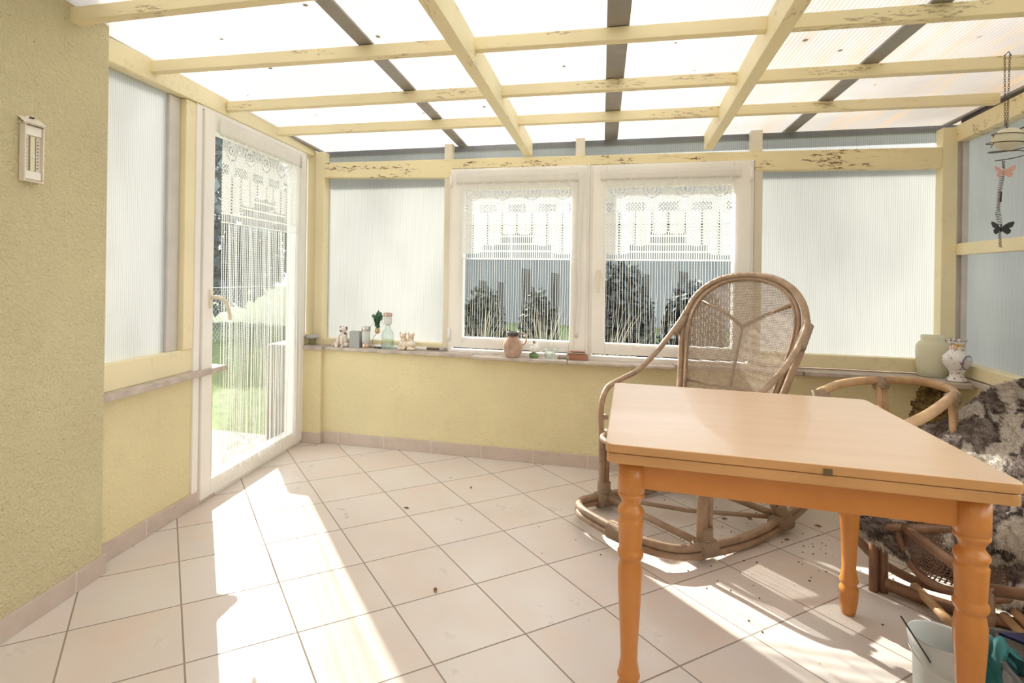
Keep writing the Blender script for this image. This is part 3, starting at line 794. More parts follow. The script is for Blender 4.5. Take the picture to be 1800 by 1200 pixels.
# ------------------------------------------------------------------ second rattan chair with the throw over it
def lounge_chair():
    root = thing('rattan_armchair', 'honey brown rattan armchair with round rail, half hidden behind the table', 'chair', (1.25, 2.5, 0))
    ra, dk, wr = M['rattan_or'], M['rattan_shade'], M['wrap']
    hoop = [(.80, 2.40, .60), (.84, 2.62, .655), (.93, 2.79, .69), (1.07, 2.955, .705), (1.23, 3.07, .71), (1.40, 3.155, .705), (1.50, 3.16, .70), (1.545, 3.08, .69), (1.52, 2.97, .685), (1.45, 2.86, .69), (1.33, 2.68, .69), (1.17, 2.46, .685), (1.02, 2.30, .67)]
    b = MB(); b.tube(spline(hoop[2:], 7), .019, 12); b.build('arm_rail', ra, root)
    # two posts under the rail, each of three canes
    for p, q in (((1.285, 3.09, .69), (1.22, 2.86, .34)), ((1.475, 2.90, .665), (1.40, 2.72, .33)), ((.94, 2.80, .67), (1.0, 2.70, .3))):
        b = MB(); d = (Vector(q) - Vector(p)).normalized(); sd_ = Vector((.75, .66, 0)) if p[0] < 1.3 else Vector((.6, .8, 0))
        for kx in (-1, 0, 1): b.tube([Vector(p) + sd_ * kx * .021, Vector(q) + sd_ * kx * .021], .0125, 8)
        b.build('post', ra, root)
        b = MB(); pp = Vector(p) + d * .005; b.tube([pp - sd_ * .034, pp + sd_ * .034], .022, 8)
        bind(b, pp + Vector((0, 0, .0)) - d * .035 - sd_ * .012, pp + d * .0 - sd_ * .012, .0265, 4); b.build('cane_binding', wr, root)
    # low frame seen under the table: shade there is put into the cane colour
    b = MB()
    for dx in (-.016, .016): b.tube([(1.035 + dx, 2.485, .0), (1.04 + dx, 2.50, .14), (1.045 + dx, 2.51, .30)], .0155, 10)
    b.build('leg', dk, root)
    b = MB(); b.tube(spline([(1.00, 2.75, .21), (1.05, 2.66, .10), (1.12, 2.58, .05), (1.24, 2.50, .035), (1.40, 2.47, .06), (1.56, 2.46, .12)], 6), .017, 10); b.build('floor_rail', dk, root)
    b = MB(); b.tube(spline([(1.05, 2.47, .045), (1.18, 2.40, .03), (1.35, 2.33, .03), (1.62, 2.24, .04)], 6), .019, 10); b.tube(spline([(1.05, 2.49, .02), (1.18, 2.42, .012), (1.35, 2.35, .012), (1.62, 2.26, .02)], 6), .012, 10); b.build('floor_rail', dk, root)
    b = MB(); b.tube([(1.14, 2.46, .05), (1.17, 2.22, .016)], .016, 10); b.build('brace', ra, root)
    b = MB(); b.tube([(1.34, 2.33, .05), (1.34, 2.02, .013)], .014, 8); b.tube([(1.36, 2.34, .08), (1.375, 2.02, .020)], .014, 8); b.build('brace', ra, root)
    b = MB(); b.tube(spline([(.93, 2.62, .30), (.98, 2.46, .275), (1.08, 2.43, .275), (1.20, 2.44, .28), (1.60, 2.5, .3)], 5), .017, 10)
    b.tube(spline([(1.08, 2.46, .275), (1.10, 2.44, .17), (1.15, 2.40, .105), (1.24, 2.36, .088), (1.36, 2.33, .105), (1.6, 2.28, .2)], 6), .014, 10); b.build('seat_frame', dk, root)
    # woven sling
    top = spline([(1.09, 2.45, .27), (1.15, 2.44, .28), (1.25, 2.44, .28), (1.4, 2.45, .28), (1.6, 2.46, .3)], 6)
    bot = spline([(1.09, 2.45, .26), (1.11, 2.42, .16), (1.16, 2.39, .115), (1.36, 2.34, .112), (1.6, 2.28, .2)], 6)
    n = min(len(top), len(bot)); vs = []; fs = []; uv = []
    for i in range(n):
        for j in range(9):
            t = j / 8; p = top[i].lerp(bot[i], t); vs.append(tuple(p + Vector((0, -.02 * math.sin(t * 3.14), 0)))); uv.append((i * .018, t * .17))
    for i in range(n - 1):
        for j in range(8): fs.append((i * 9 + j, (i + 1) * 9 + j, (i + 1) * 9 + j + 1, i * 9 + j + 1))
    b = MB(); b.add(vs, fs, 0, True); b.build('woven_seat', M['weave_shade'], root, uvs=uv, label='woven cane seat coloured dark for the shade under the table')
    b = MB()
    for x, y in ((1.62, 2.24), (1.62, 1.94)): b.tube([(x, y, 0), (x, y, .34)], .017, 10)
    b.tube([(1.62, 2.24, .3), (1.64, 2.3, .74)], .017, 10); b.tube([(1.62, 1.94, .3), (1.64, 1.92, .74)], .017, 10); b.tube([(1.64, 2.3, .74), (1.64, 1.92, .74)], .017, 10)
    b.tube([(1.10, 1.98, .29), (1.62, 1.94, .29)], .017, 10); b.tube([(1.10, 1.98, .29), (1.09, 2.42, .275)], .017, 10); b.tube([(1.10, 1.98, .0), (1.10, 1.98, .30)], .017, 10)
    b.build('back_frame', dk, root)
lounge_chair()

# ------------------------------------------------------------------ furry throw
CA, SA = math.cos(R(14.4)), math.sin(R(14.4))
def throw():
    rows = [  # points on the throw, given as (sideways, height) angles from the camera's spot and the distance
        ((1588, 766, 2.46), (1640, 748, 2.46), (1688, 716, 2.50), (1740, 690, 2.50), (1800, 664, 2.40), (1880, 668, 2.26), (1990, 690, 2.10)),
        ((1560, 800, 2.34), (1625, 785, 2.36), (1700, 752, 2.40), (1765, 732, 2.38), (1830, 715, 2.30), (1910, 715, 2.20), (2010, 730, 2.08)),
        ((1530, 830, 2.27), (1605, 822, 2.26), (1690, 800, 2.26), (1765, 790, 2.22), (1840, 780, 2.15), (1930, 772, 2.08), (2030, 770, 2.0)),
        ((1505, 868, 2.20), (1590, 866, 2.17), (1680, 862, 2.12), (1765, 858, 2.07), (1850, 856, 2.00), (1940, 860, 1.92), (2050, 870, 1.85)),
        ((1494, 898, 2.14), (1575, 905, 2.11), (1660, 915, 2.06), (1750, 925, 1.99), (1845, 935, 1.90), (1940, 950, 1.83), (2050, 970, 1.75)),
        ((1498, 925, 2.12), (1578, 945, 2.10), (1658, 968, 2.05), (1748, 990, 1.97), (1840, 1015, 1.87), (1935, 1040, 1.80), (2050, 1065, 1.72)),
        ((1512, 942, 2.14), (1585, 972, 2.11), (1648, 1010, 2.06), (1722, 1050, 1.99), (1800, 1082, 1.90), (1920, 1120, 1.80), (2040, 1160, 1.72))]
    def W(u, v, d):
        x = (u - 802.6) / 994.35; z = -(v - 481.5) / 994.35; c, s = math.cos(CAM_ROLL), math.sin(CAM_ROLL)
        x, z = c * x - s * z, s * x + c * z
        X, Y, Z = x * d, d, CAM_H + z * d
        x_, y_ = CA * X - SA * Y, SA * X + CA * Y
        return Vector((min(x_, 1.85 + .085 * (y_ - 3.58) - .045), y_, Z))
    G = [[W(*p) for p in r] for r in rows]
    # smooth surface through the points
    fine = [spline(r, 14) for r in G]; nc = len(fine[0])
    cols = [spline([r[i] for r in fine], 14) for i in range(nc)]; nr = len(cols[0])
    def pattern(u, v):
        n1 = noise.noise((u * 2.6 + 3.1, v * 2.3, 4.2)); n2 = noise.noise((u * 6.5 + v * 3, v * 5.5 - u * 2 + 7, 1.1)); n3 = noise.noise((u * 14, v * 14, 9))
        ed = n1 + .45 * n2 + .15 * n3
        edge = abs(ed - .02)
        if edge < .045: return (.055, .035, .032)          # dark outlines
        if ed > .02:
            t = noise.noise((u * 9, v * 22, 5.0))
            return (.15, .11, .098) if t > .05 else (.30, .24, .215)
        return (.66, .60, .54) if n3 > -.3 else (.46, .39, .34)
    vs = []; cs = []; fs = []
    nrm = {}
    for i in range(nc):
        for j in range(nr):
            p = cols[i][j]
            a = cols[min(i + 1, nc - 1)][j] - cols[max(i - 1, 0)][j]; b_ = cols[i][min(j + 1, nr - 1)] - cols[i][max(j - 1, 0)]
            n = b_.cross(a)
            n = n.normalized() if n.length > 0 else Vector((0, 0, 1))
            if n.dot(Vector((0, 0, CAM_H)) - p) < 0: n = -n
            u, v = i / 28, j / 28
            fold = .020 * math.sin(u * 5 + v * 3.5 + 1.2 * math.sin(v * 2.5)) + .012 * noise.noise((u * 3, v * 5, 0)) + .012 * noise.noise((u * 15, v * 15, 3))
            q = p + n * fold; nrm[(i, j)] = n
            vs.append(q); cs.append(pattern(u, v))
    for i in range(nc - 1):
        for j in range(nr - 1): fs.append((i * nr + j, (i + 1) * nr + j, (i + 1) * nr + j + 1, i * nr + j + 1))
    b = MB(); b.add(vs, fs, 0, True)
    fur = attr_mat('fluffy_throw', .95, .3)
    root = b.build('fur_throw', fur, at=vs[len(vs) // 2], colors=cs, solid=.012)
    tag(root, 'fluffy throw with brown and cream animal pattern draped over the rattan armchair', 'throw')
    # pile: small tapering tufts
    rnd = random.Random(5); hv = []; hf = []; hc = []
    for _ in range(95000):
        fi, fj = rnd.random() * (nc - 1), rnd.random() * (nr - 1); i, j = int(fi), int(fj); a, c = fi - i, fj - j
        p = vs[i * nr + j].lerp(vs[(i + 1) * nr + j], a).lerp(vs[i * nr + j + 1].lerp(vs[(i + 1) * nr + j + 1], a), c)
        n = nrm[(i, j)]; t = Vector((rnd.gauss(0, 1), rnd.gauss(0, 1), rnd.gauss(0, 1))); s_ = t.cross(n)
        if s_.length < .01: continue
        s_.normalize(); L = rnd.uniform(.010, .021); w = rnd.uniform(.0006, .0012)
        lean = (t - n * t.dot(n)) * .35 + Vector((0, 0, -.35)); tip = p + n * L + lean * L * .7
        mid = p + n * L * .6 + lean * L * .25
        o = len(hv); hv += [p - s_ * w, p + s_ * w, mid + s_ * w * .8, mid - s_ * w * .8, tip]
        hf += [(o, o + 1, o + 2, o + 3), (o + 3, o + 2, o + 4)]
        col = pattern(fi / 28, fj / 28); k_ = rnd.uniform(.45, 1.35); col = tuple(min(1, x * k_) for x in col); hc += [col] * 5
    b = MB(); b.add(hv, hf, 0, True); b.build('pile', fur, root, colors=hc, kind='stuff')
throw()

# ------------------------------------------------------------------ thermometer on the house wall
def thermometer():
    o = Vector((-1.861, 1.79)); d = Vector((-1.575, -1.1)) - o; d.normalize()   # along the wall towards the camera
    # local x = away from the camera along the wall, local y = out of the wall into the room
    ex = -d; ey = Vector((-ex.y, ex.x)); ey = ey if ey.x > 0 else -ey
    c = o + d * .345
    X = Matrix(((ex.x, ey.x, 0, c.x), (ex.y, ey.y, 0, c.y), (0, 0, 1, 0), (0, 0, 0, 1)))
    root = thing('wall_thermometer', 'white plastic minimum maximum thermometer with little roof on the plaster wall', 'thermometer', tuple(X @ Vector((0, 0, 1.56))))
    w = simple('thermometer_plastic', (.78, .71, .62), .45, .04); z0, z1 = 1.463, 1.652
    b = MB(X); b.box(-.036, .036, .002, .012, z0, z1)
    b.box(-.036, -.031, .012, .024, z0, z1); b.box(.031, .036, .012, .024, z0, z1); b.box(-.031, .031, .012, .024, z0, z0 + .004)
    b.build('case', w, root, .001)
    b = MB(X); b.slab([(-.043, z1 - .004), (.043, z1 - .004), (.020, z1 + .020), (.012, z1 + .026), (-.012, z1 + .026), (-.020, z1 + .020)], 'y', .0, .008)
    b.slab([(.0, z1 + .018), (.031, z1 - .006), (.031, z1 - .002), (.0, z1 + .022)], 'x', -.043, .043); b.build('gable_roof', w, root, .001)
    b = MB(X)
    for q in range(13): b.box(-.040 + q * .0062, -.0372 + q * .0062, .008, .0335, z1 - .004, z1 - .001)
    b.build('roof_ridges', simple('shaded_plastic', (.62, .56, .50), .5), root)
    b = MB(X); b.tube([(-.004, .006, z1 + .021), (-.004, .013, z1 + .021)], .003, 8); b.build('screw', M['black'], root)
    b = MB(X); b.tube([(.005, .006, z1 + .0215), (.005, .013, z1 + .0215)], .003, 8); b.build('screw', M['black'], root)
    plate = simple('thermometer_label', (.86, .82, .76), .4, .02)
    for a, c_ in ((z1 - .038, z1 - .008), (z0 + .008, z0 + .034)):
        b = MB(X); b.box(-.028, .028, .012, .020, a, c_); b.build('label_plate', plate, root, .001)
    b = MB(X); b.box(-.009, .009, .012, .015, z0 + .036, z1 - .040); b.build('scale_strip', simple('pale_green_scale', (.74, .72, .52), .4), root)
    tb = simple('mercury_tube', (.36, .27, .20), .25)
    for x in (-.0105, .0105):
        b = MB(X); b.tube([(x, .0155, z0 + .037), (x, .0155, z1 - .041)], .0017, 8); b.build('tube', tb, root)
    b = MB(X); b.ball((.003, .016, 1.545), .0055, (1, .5, 1)); b.build('reset_button', M['white'], root)
    ink = simple('scale_ink', (.12, .08, .06), .6)
    nums = ['50', '40', '30', '20', '10', '0', '10', '20', '30']
    SEG = {'0': 'abcdef', '1': 'bc', '2': 'abged', '3': 'abgcd', '4': 'fgbc', '5': 'afgcd'}
    P = {'a': (0, 2, 1, 2), 'b': (1, 1, 1, 2), 'c': (1, 0, 1, 1), 'd': (0, 0, 1, 0), 'e': (0, 0, 0, 1), 'f': (0, 1, 0, 2), 'g': (0, 1, 1, 1)}
    for side, xx, seq in ((-1, -.022, list(reversed(nums))), (1, .0215, nums)):
        for q, t in enumerate(seq):
            z = z0 + .046 + (8 - q) * .0118 * .93; b = MB(X); x = xx - .0026 * len(t) / 2 + .0004
            for ch in t:
                for sg in SEG[ch]:
                    x0, y0, x1, y1 = P[sg]; s = .0017
                    # the wall is seen with local x growing away from the viewer's left to right
                    b.box(x + min(x0, x1) * s - .0003, x + max(x0, x1) * s + .0003, .012, .0126, z + min(y0, y1) * s - .0003, z + max(y0, y1) * s + .0003)
                x += .0029
            b.build('number', ink, root)
thermometer()

# ------------------------------------------------------------------ things on the sill
ST = .668
glassm = NT('clear_glass'); _g = glassm.n('ShaderNodeBsdfGlass', Color=(.95, .98, .97, 1), Roughness=.02, IOR=1.3); _t = glassm.n('ShaderNodeBsdfTransparent', Color=(.93, .96, .95, 1)); _x = glassm.n('ShaderNodeMixShader', i0=.6, i1=_g.outputs[0], i2=_t.outputs[0]); glassm = glassm.done(_x.outputs[0])
frost = NT('frosted_glass'); _a = frost.n('ShaderNodeBsdfTranslucent', Color=(.90, .92, .90, 1)); _b = frost.n('ShaderNodeBsdfDiffuse', Color=(.88, .9, .89, 1)); _c = frost.n('ShaderNodeMixShader', i0=.5, i1=_a.outputs[0], i2=_b.outputs[0]); frost = frost.done(_c.outputs[0])
copper = simple('rosy_steel', (.55, .40, .34), .28, .05, Metallic=.8)
steel = simple('brushed_steel', (.62, .60, .57), .3, .04, Metallic=.8)
def attach(): pass

def dish_light():
    r = thing('tealight_dish', 'small glass dish with grey lid on the sill corner beside the door', 'candle holder', (-1.965, 3.60, .672))
    MB().lathe([(.020, 0), (.024, .006), (.026, .04), (.0, .041)], (-1.965, 3.60, .672), 16).build('glass_base', glassm, r)
    MB().lathe([(.012, .041), (.044, .048), (.050, .054), (.046, .064), (.03, .071), (.0, .074)], (-1.965, 3.60, .672), 20).build('lid', simple('grey_lid', (.42, .43, .43), .35), r)
dish_light()

def dog():
    x, y, z = -1.735, 3.60, ST
    m = NT('dalmatian_glaze'); v = m.n('ShaderNodeTexVoronoi', Vector=m.coord(), Scale=34.0)
    c = m.mix(m.ramp(v.outputs['Distance'], (.22, 1), (.28, 0)), (.74, .66, .60), (.06, .045, .04)); m = m.done(m.pbr(c, .4))
    r = thing('dog_figurine', 'small spotted dog figurine sitting on the sill', 'figurine', (x, y, z))
    b = MB(); b.ball((x + .005, y, z + .048), .038, (.95, .85, 1.2)); b.ball((x + .012, y, z + .085), .026, (1, .9, 1.2))
    b.ball((x - .03, y - .012, z + .018), .022, (1.3, .9, .8)); b.ball((x + .028, y - .012, z + .018), .022, (1.2, .9, .8))
    b.tube([(x - .018, y - .028, z + .07), (x - .022, y - .036, z + .012)], .010, 8); b.tube([(x + .012, y - .030, z + .07), (x + .014, y - .036, z + .012)], .010, 8)
    b.ball((x - .024, y - .042, z + .009), .011, (1.3, 1, .8)); b.ball((x + .014, y - .042, z + .009), .011, (1.3, 1, .8))
    b.build('body', m, r)
    b = MB(); b.ball((x + .010, y - .006, z + .122), .025, (1, .95, .9)); b.ball((x + .004, y - .028, z + .115), .014, (1, 1.2, .8)); b.build('head', m, r)
    for s in (-1, 1):
        b = MB(); b.ball((x + .010 + s * .022, y - .002, z + .128), .012, (.6, .7, 1.2)); b.build('ear', simple('brown_ear', (.10, .07, .06), .5), r)
    MB().tube(spline([(x - .03, y + .01, z + .02), (x - .055, y, z + .012), (x - .066, y - .02, z + .008)], 4), .006, 8).build('tail', m, r)
dog()

def grey_box():
    b = MB(); b.box(-1.672, -1.598, 3.575, 3.63, ST, ST + .112)
    tag(b.build('gift_box', simple('grey_card', (.36, .375, .38), .8, .05), at=(-1.635, 3.60, ST), bevel=.002), 'plain grey cardboard box standing between dog figurine and lantern', 'box')
grey_box()

def lantern(x, y, s, name, label, top=True):
    r = thing(name, label, 'lantern', (x, y, ST))
    MB().lathe([(.028, 0), (.030, .004), (.030, .034), (.0, .035)], (x, y, ST), 20).build('base', copper, r)
    MB().lathe([(.029, .035), (.029, .118)], (x, y, ST), 20).build('glass_cylinder', frost, r)
    MB().lathe([(.029, .118), (.031, .119), (.031, .142), (.026, .147), (.0, .148)], (x, y, ST), 20).build('cap', steel, r)
lantern(-1.560, 3.605, 1, 'solar_lantern', 'short frosted glass lantern with silver cap on the sill')

def ivy():
    x, y = -1.492, 3.63
    r = thing('ivy_stand', 'ivy sprig in a gold cup on a thin wire stand', 'plant', (x, y, ST))
    b = MB(); b.tube(spline([(x + .0, y, ST + .102), (x - .022, y, ST + .07), (x - .030, y, ST + .03), (x - .010, y, ST + .005)], 5), .0016, 6); b.lathe([(.034, 0), (.036, .004), (.030, .008), (0, .009)], (x + .018, y, ST), 18); b.build('wire_stand', M['black'], r)
    MB().lathe([(.008, 0), (.016, .006), (.018, .022), (.015, .036), (.012, .036), (.012, .02), (0, .018)], (x + .004, y, ST + .098), 16).build('gold_cup', simple('gold_cup', (.56, .40, .20), .3, Metallic=.6), r)
    rnd = random.Random(3)
    b = MB(); tips = []
    for q in range(9):
        a = rnd.uniform(0, 6.28); h = rnd.uniform(.03, .11); l = rnd.uniform(.01, .035)
        p = spline([(x + .004, y, ST + .13), (x + l * .4 * math.cos(a), y + l * .4 * math.sin(a), ST + .13 + h * .6), (x + l * math.cos(a), y + l * math.sin(a), ST + .13 + h)], 4); b.tube(p, .0013, 5); tips += [p[2], p[4], p[6], p[-1]]
    for ex_, ez_ in ((.055, .03), (-.045, .01), (.05, .06)):
        p = spline([(x + .004, y, ST + .14), (x + ex_ * .5, y, ST + .14 + ez_ + .02), (x + ex_, y - .01, ST + .13 + ez_)], 4); b.tube(p, .0012, 5)
    b.build('stem', simple('ivy_stem', (.08, .10, .04), .6), r)
    b = MB()
    for t in tips:
        n = Vector((rnd.gauss(0, 1), -1.2, rnd.gauss(0, .8))).normalized(); u = n.orthogonal().normalized(); u = Matrix.Rotation(rnd.uniform(0, 6.28), 3, n) @ u; v = n.cross(u); s = rnd.uniform(.014, .022)
        sh = [(0, -1), (.55, -.55), (1.0, .05), (.45, .2), (.0, 1.1), (-.45, .2), (-1.0, .05), (-.55, -.55)]
        b.add([t + u * a_ * s + v * c_ * s + n * (.002 if k_ % 2 else -.001) for k_, (a_, c_) in enumerate(sh)] + [t + n * .003], [(k_, (k_ + 1) % 8, 8) for k_ in range(8)])
    b.build('leaves', simple('ivy_leaf', (.045, .12, .055), .4, .4, 40), r, solid=.0006)
ivy()

def bottle_lantern():
    x, y = -1.400, 3.60
    r = thing('glass_carafe', 'clear glass carafe holding a copper capped solar lamp on the sill', 'carafe', (x, y, ST))
    MB().lathe([(0, .002), (.040, .002), (.043, .010), (.043, .09), (.038, .115), (.020, .135), (.0155, .15), (.0165, .162), (.0140, .162), (.0135, .15), (.018, .134), (.035, .112), (.040, .09), (.040, .012), (0, .008)], (x, y, ST), 24).build('carafe_body', glassm, r)
    MB().lathe([(.016, .160), (.027, .175), (.028, .222)], (x, y, ST), 20).build('lamp_glass', frost, r)
    MB().lathe([(.029, .222), (.030, .224), (.030, .244), (.0, .248)], (x, y, ST), 20).build('lamp_cap', copper, r)
bottle_lantern()

def cats():
    x, y = -1.262, 3.60; cm = NT('cat_glaze'); n_ = cm.noise(cm.coord(), 28, 4, .6); cm = cm.done(cm.pbr(cm.ramp(n_, (.42, (.80, .76, .68)), (.52, (.56, .40, .24)), (.66, (.84, .80, .73))), .45))
    r = thing('cat_figurine', 'pair of tan and white cats figurine on the sill', 'figurine', (x, y, ST))
    for s, dx in ((-1, -.026), (1, .028)):
        b = MB(); b.ball((x + dx, y, ST + .036), .036, (.9, .8, 1.05)); b.ball((x + dx * .9, y, ST + .068), .023, (1, .9, 1.1)); b.ball((x + dx, y - .02, ST + .012), .020, (1.2, 1, .65))
        b.build('cat_body', cm, r)
        h = MB(); h.ball((x + dx * 1.05, y - .004, ST + .092), .021, (1.05, .9, .9))
        for e_ in (-1, 1): h.add([(x + dx * 1.05 + e_ * .018 - .008, y, ST + .100), (x + dx * 1.05 + e_ * .018 + .007, y, ST + .100), (x + dx * 1.05 + e_ * .019, y - .006, ST + .108), (x + dx * 1.05 + e_ * .020, y, ST + .126)], [(0, 1, 3), (1, 2, 3), (2, 0, 3), (0, 2, 1)])
        h.build('cat_head', cm, r)
        MB().tube(spline([(x + dx * 1.6, y - .005, ST + .012), (x + dx * 2.2, y - .02, ST + .012), (x + dx * 1.5, y - .035, ST + .010)], 4), .006, 8).build('tail', cm, r)
cats()

def rod():
    r = thing('rolled_rod', 'long thin white and brown rod lying on the sill', 'rod', (-1.28, 3.632, ST))
    MB().tube([(-1.56, 3.634, ST + .012), (-1.13, 3.632, ST + .012)], .0115, 10).build('white_tube', M['white'], r)
    MB().tube([(-1.13, 3.632, ST + .012), (-1.04, 3.630, ST + .012)], .0085, 10).build('brown_end', simple('dark_brown_end', (.15, .09, .08), .5), r)
    MB().tube([(-1.04, 3.630, ST + .012), (-1.0, 3.630, ST + .012)], .012, 10).build('cap', simple('grey_cap', (.40, .35, .32), .6), r)
rod()

def jug():
    x, y = -.535, 3.538
    r = thing('pottery_jug', 'round brown pottery jug with dark rim and handle on the sill', 'jug', (x, y, .665))
    cm = NT('brown_glaze'); g_ = cm.noise(cm.coord(), 9, 3); cm = cm.done(cm.pbr(cm.ramp(g_, (.35, (.34, .21, .14)), (.65, (.54, .39, .30))), .22))
    MB().lathe([(.034, 0), (.042, .006), (.058, .04), (.062, .07), (.056, .098), (.040, .118), (.034, .128), (.036, .150), (.034, .152)], (x, y, .665), 28).build('jug_body', cm, r)
    MB().lathe([(.036, .134), (.040, .150), (.043, .160), (.038, .161), (.030, .140), (.028, .110)], (x, y, .665), 28).build('rim', simple('dark_rim', (.09, .08, .08), .35), r)
    MB().tube(spline([(x + .036, y, .665 + .150), (x + .062, y, .665 + .155), (x + .082, y, .665 + .135), (x + .078, y, .665 + .095), (x + .058, y, .665 + .078)], 5), .0075, 10, flat=.6).build('handle', cm, r)
jug()
def bird():
    x, y = -.405, 3.548
    r = thing('bird_ornament', 'little white bird ornament with green base beside the jug', 'ornament', (x, y, .665))
    MB().lathe([(.0, 0), (.024, 0), (.030, .012), (.026, .028), (.012, .036), (0, .037)], (x, y, .665), 16, flat=.8).build('green_base', simple('green_moss', (.16, .24, .10), .8, .4, 40), r)
    b = MB(); b.ball((x + .004, y, .665 + .058), .025, (.95, .8, 1.05)); b.ball((x - .004, y, .665 + .083), .013); b.add([(x - .014, y - .003, .665 + .081), (x - .014, y + .003, .665 + .081), (x - .014, y, .665 + .088), (x - .028, y, .665 + .085)], [(0, 1, 3), (1, 2, 3), (2, 0, 3)])
    b.build('bird_body', simple('white_ceramic', (.80, .80, .78), .25), r)
    MB().lathe([(.012, 0), (.014, .004), (.003, .010), (.012, .014), (.010, .016)], (x, y, .665 + .093), 10).build('crown', simple('grey_crown', (.3, .3, .28), .4), r)
bird()
def glass_dish():
    x, y = -.305, 3.535
    r = thing('glass_bowl', 'shallow clear glass bowl on the sill between jug and wooden tray', 'bowl', (x, y, .665))
    MB().lathe([(0, .002), (.030, .002), (.034, .006), (.038, .05), (.060, .064), (.058, .066), (.034, .052), (.030, .010), (0, .008)], (x, y, .665), 24).build('bowl_glass', glassm, r)
glass_dish()
rs = random.Random(9)
for i_, (x, y) in enumerate(((-.245, 3.562), (-.222, 3.575), (-.20, 3.558))):
    b = MB(); b.ball((x, y, .665 + .010), .013, (1.2, .9, .75 + .2 * i_), 9, 6)
    for q in range(len(b.v)): b.v[q] += Vector([rs.uniform(-.0015, .0015) for _ in range(3)])
    o = b.build('pebble', simple('pebble_%d' % i_, ((.32, .24, .20), (.45, .38, .32), (.38, .30, .25))[i_], .8), at=(x, y, .665))
    tag(o, ('small dark pebble nearest the glass bowl on the sill', 'small pale pebble between the two darker pebbles', 'small brown pebble nearest the stacked wooden trays')[i_], 'pebble', 'pebbles on the sill')
def tray_stack():
    r = thing('wooden_tray', 'small reddish brown wooden box with thin slats at the foot of the window divider', 'box', (-.14, 3.59, .663))
    wm = wood('red_brown_wood', (.30, .13, .075), (.40, .19, .11), .5)
    MB().box(-.205, -.078, 3.560, 3.612, .663, .695).build('tray_box', wm, r, .002)
    for q in range(3):
        MB().box(-.195 + q * .006, -.088 - q * .004, 3.562 + q * .004, 3.610, .6955 + q * .0075, .6995 + q * .0075).build('slat', wm if q != 1 else simple('pale_slat', (.62, .50, .40), .6), r, .001)
tray_stack()

def jar():
    x, y = 1.735, 3.60
    r = thing('glass_jar', 'large milky pale green glass jar standing in the right sill corner', 'jar', (x, y, ST))
    m = NT('milky_glass'); a_ = m.n('ShaderNodeBsdfTranslucent', Color=(.93, .92, .80, 1)); p_ = m.pbr((.88, .87, .74), .25); x_ = m.n('ShaderNodeMixShader', i0=.55, i1=a_.outputs[0], i2=p_)
    m = m.done(x_.outputs[0])
    MB().lathe([(.058, 0), (.064, .006), (.070, .06), (.073, .13), (.072, .165), (.060, .185), (.050, .192), (.052, .212), (.050, .222), (.046, .222), (.046, .192), (.06, .17), (.066, .13), (.06, .02), (0, .012)], (x, y, ST), 32).build('jar_body', m, r)
jar()
def vase():
    x, y = 1.778, 3.466; z = ST
    r = thing('porcelain_vase', 'white porcelain baluster vase with painted flowers on the right sill corner', 'vase', (x, y, z))
    m = NT('painted_porcelain'); o = m.coord(); s = m.n('ShaderNodeSeparateXYZ', Vector=o)
    c = m.mix(m.ramp(m.noise(o, 60, 3, .6), (.60, 0), (.64, .9)), (.83, .80, .79), (.14, .13, .30))
    c = m.mix(m.ramp(m.noise(o, 42, 2, .5), (.66, 0), (.69, .9)), c, (.55, .10, .16))
    # round blue medallion on the front right
    dv = m.n('ShaderNodeVectorMath', _operation='DISTANCE', i0=o, i1=(.030, -.052, .100)).outputs['Value']
    c = m.mix(m.ramp(dv, (.000, .0), (.001, .28), (.034, .32), (.035, .9), (.039, .9), (.040, 0)), c, (.10, .12, .26))
    # gold ornament round the neck, blue line at rim and foot
    band = m.math('MULTIPLY', m.math('GREATER_THAN', s.outputs[2], .165), m.math('LESS_THAN', s.outputs[2], .192))
    g_ = m.math('MULTIPLY', band, m.ramp(m.noise(o, 48, 2), (.46, 0), (.5, 1)))
    c = m.mix(g_, c, (.68, .32, .05))
    rl = m.math('GREATER_THAN', s.outputs[2], .206); c = m.mix(m.math('MULTIPLY', rl, m.ramp(m.noise(o, 120, 1), (.45, 0), (.5, .8))), c, (.20, .12, .18))
    m = m.done(m.pbr(c, .15, Coat__Weight=.4))
    MB().lathe([(.040, 0), (.045, .004), (.044, .010), (.032, .022), (.028, .040), (.036, .058), (.054, .082), (.0615, .105), (.060, .125), (.046, .146), (.033, .160), (.030, .175), (.032, .195), (.043, .212), (.044, .216), (.040, .216), (.026, .19), (.024, .17)], (x, y, z), 36).build('vase_body', m, r)
vase()
for x, z in ((1.812, .862), (1.816, .842)):
    b = MB(); b.box(x - .004, x + .004, 3.641, 3.645, z - .005, z + .005)
    o = b.build('paint_fleck', simple('rust_red', (.45, .12, .05), .7), at=(x, 3.643, z), bevel=.001); tag(o, 'tiny rust red fleck on the right corner post, %s one' % ('upper' if z > .85 else 'lower'), 'fleck', 'flecks on the post')

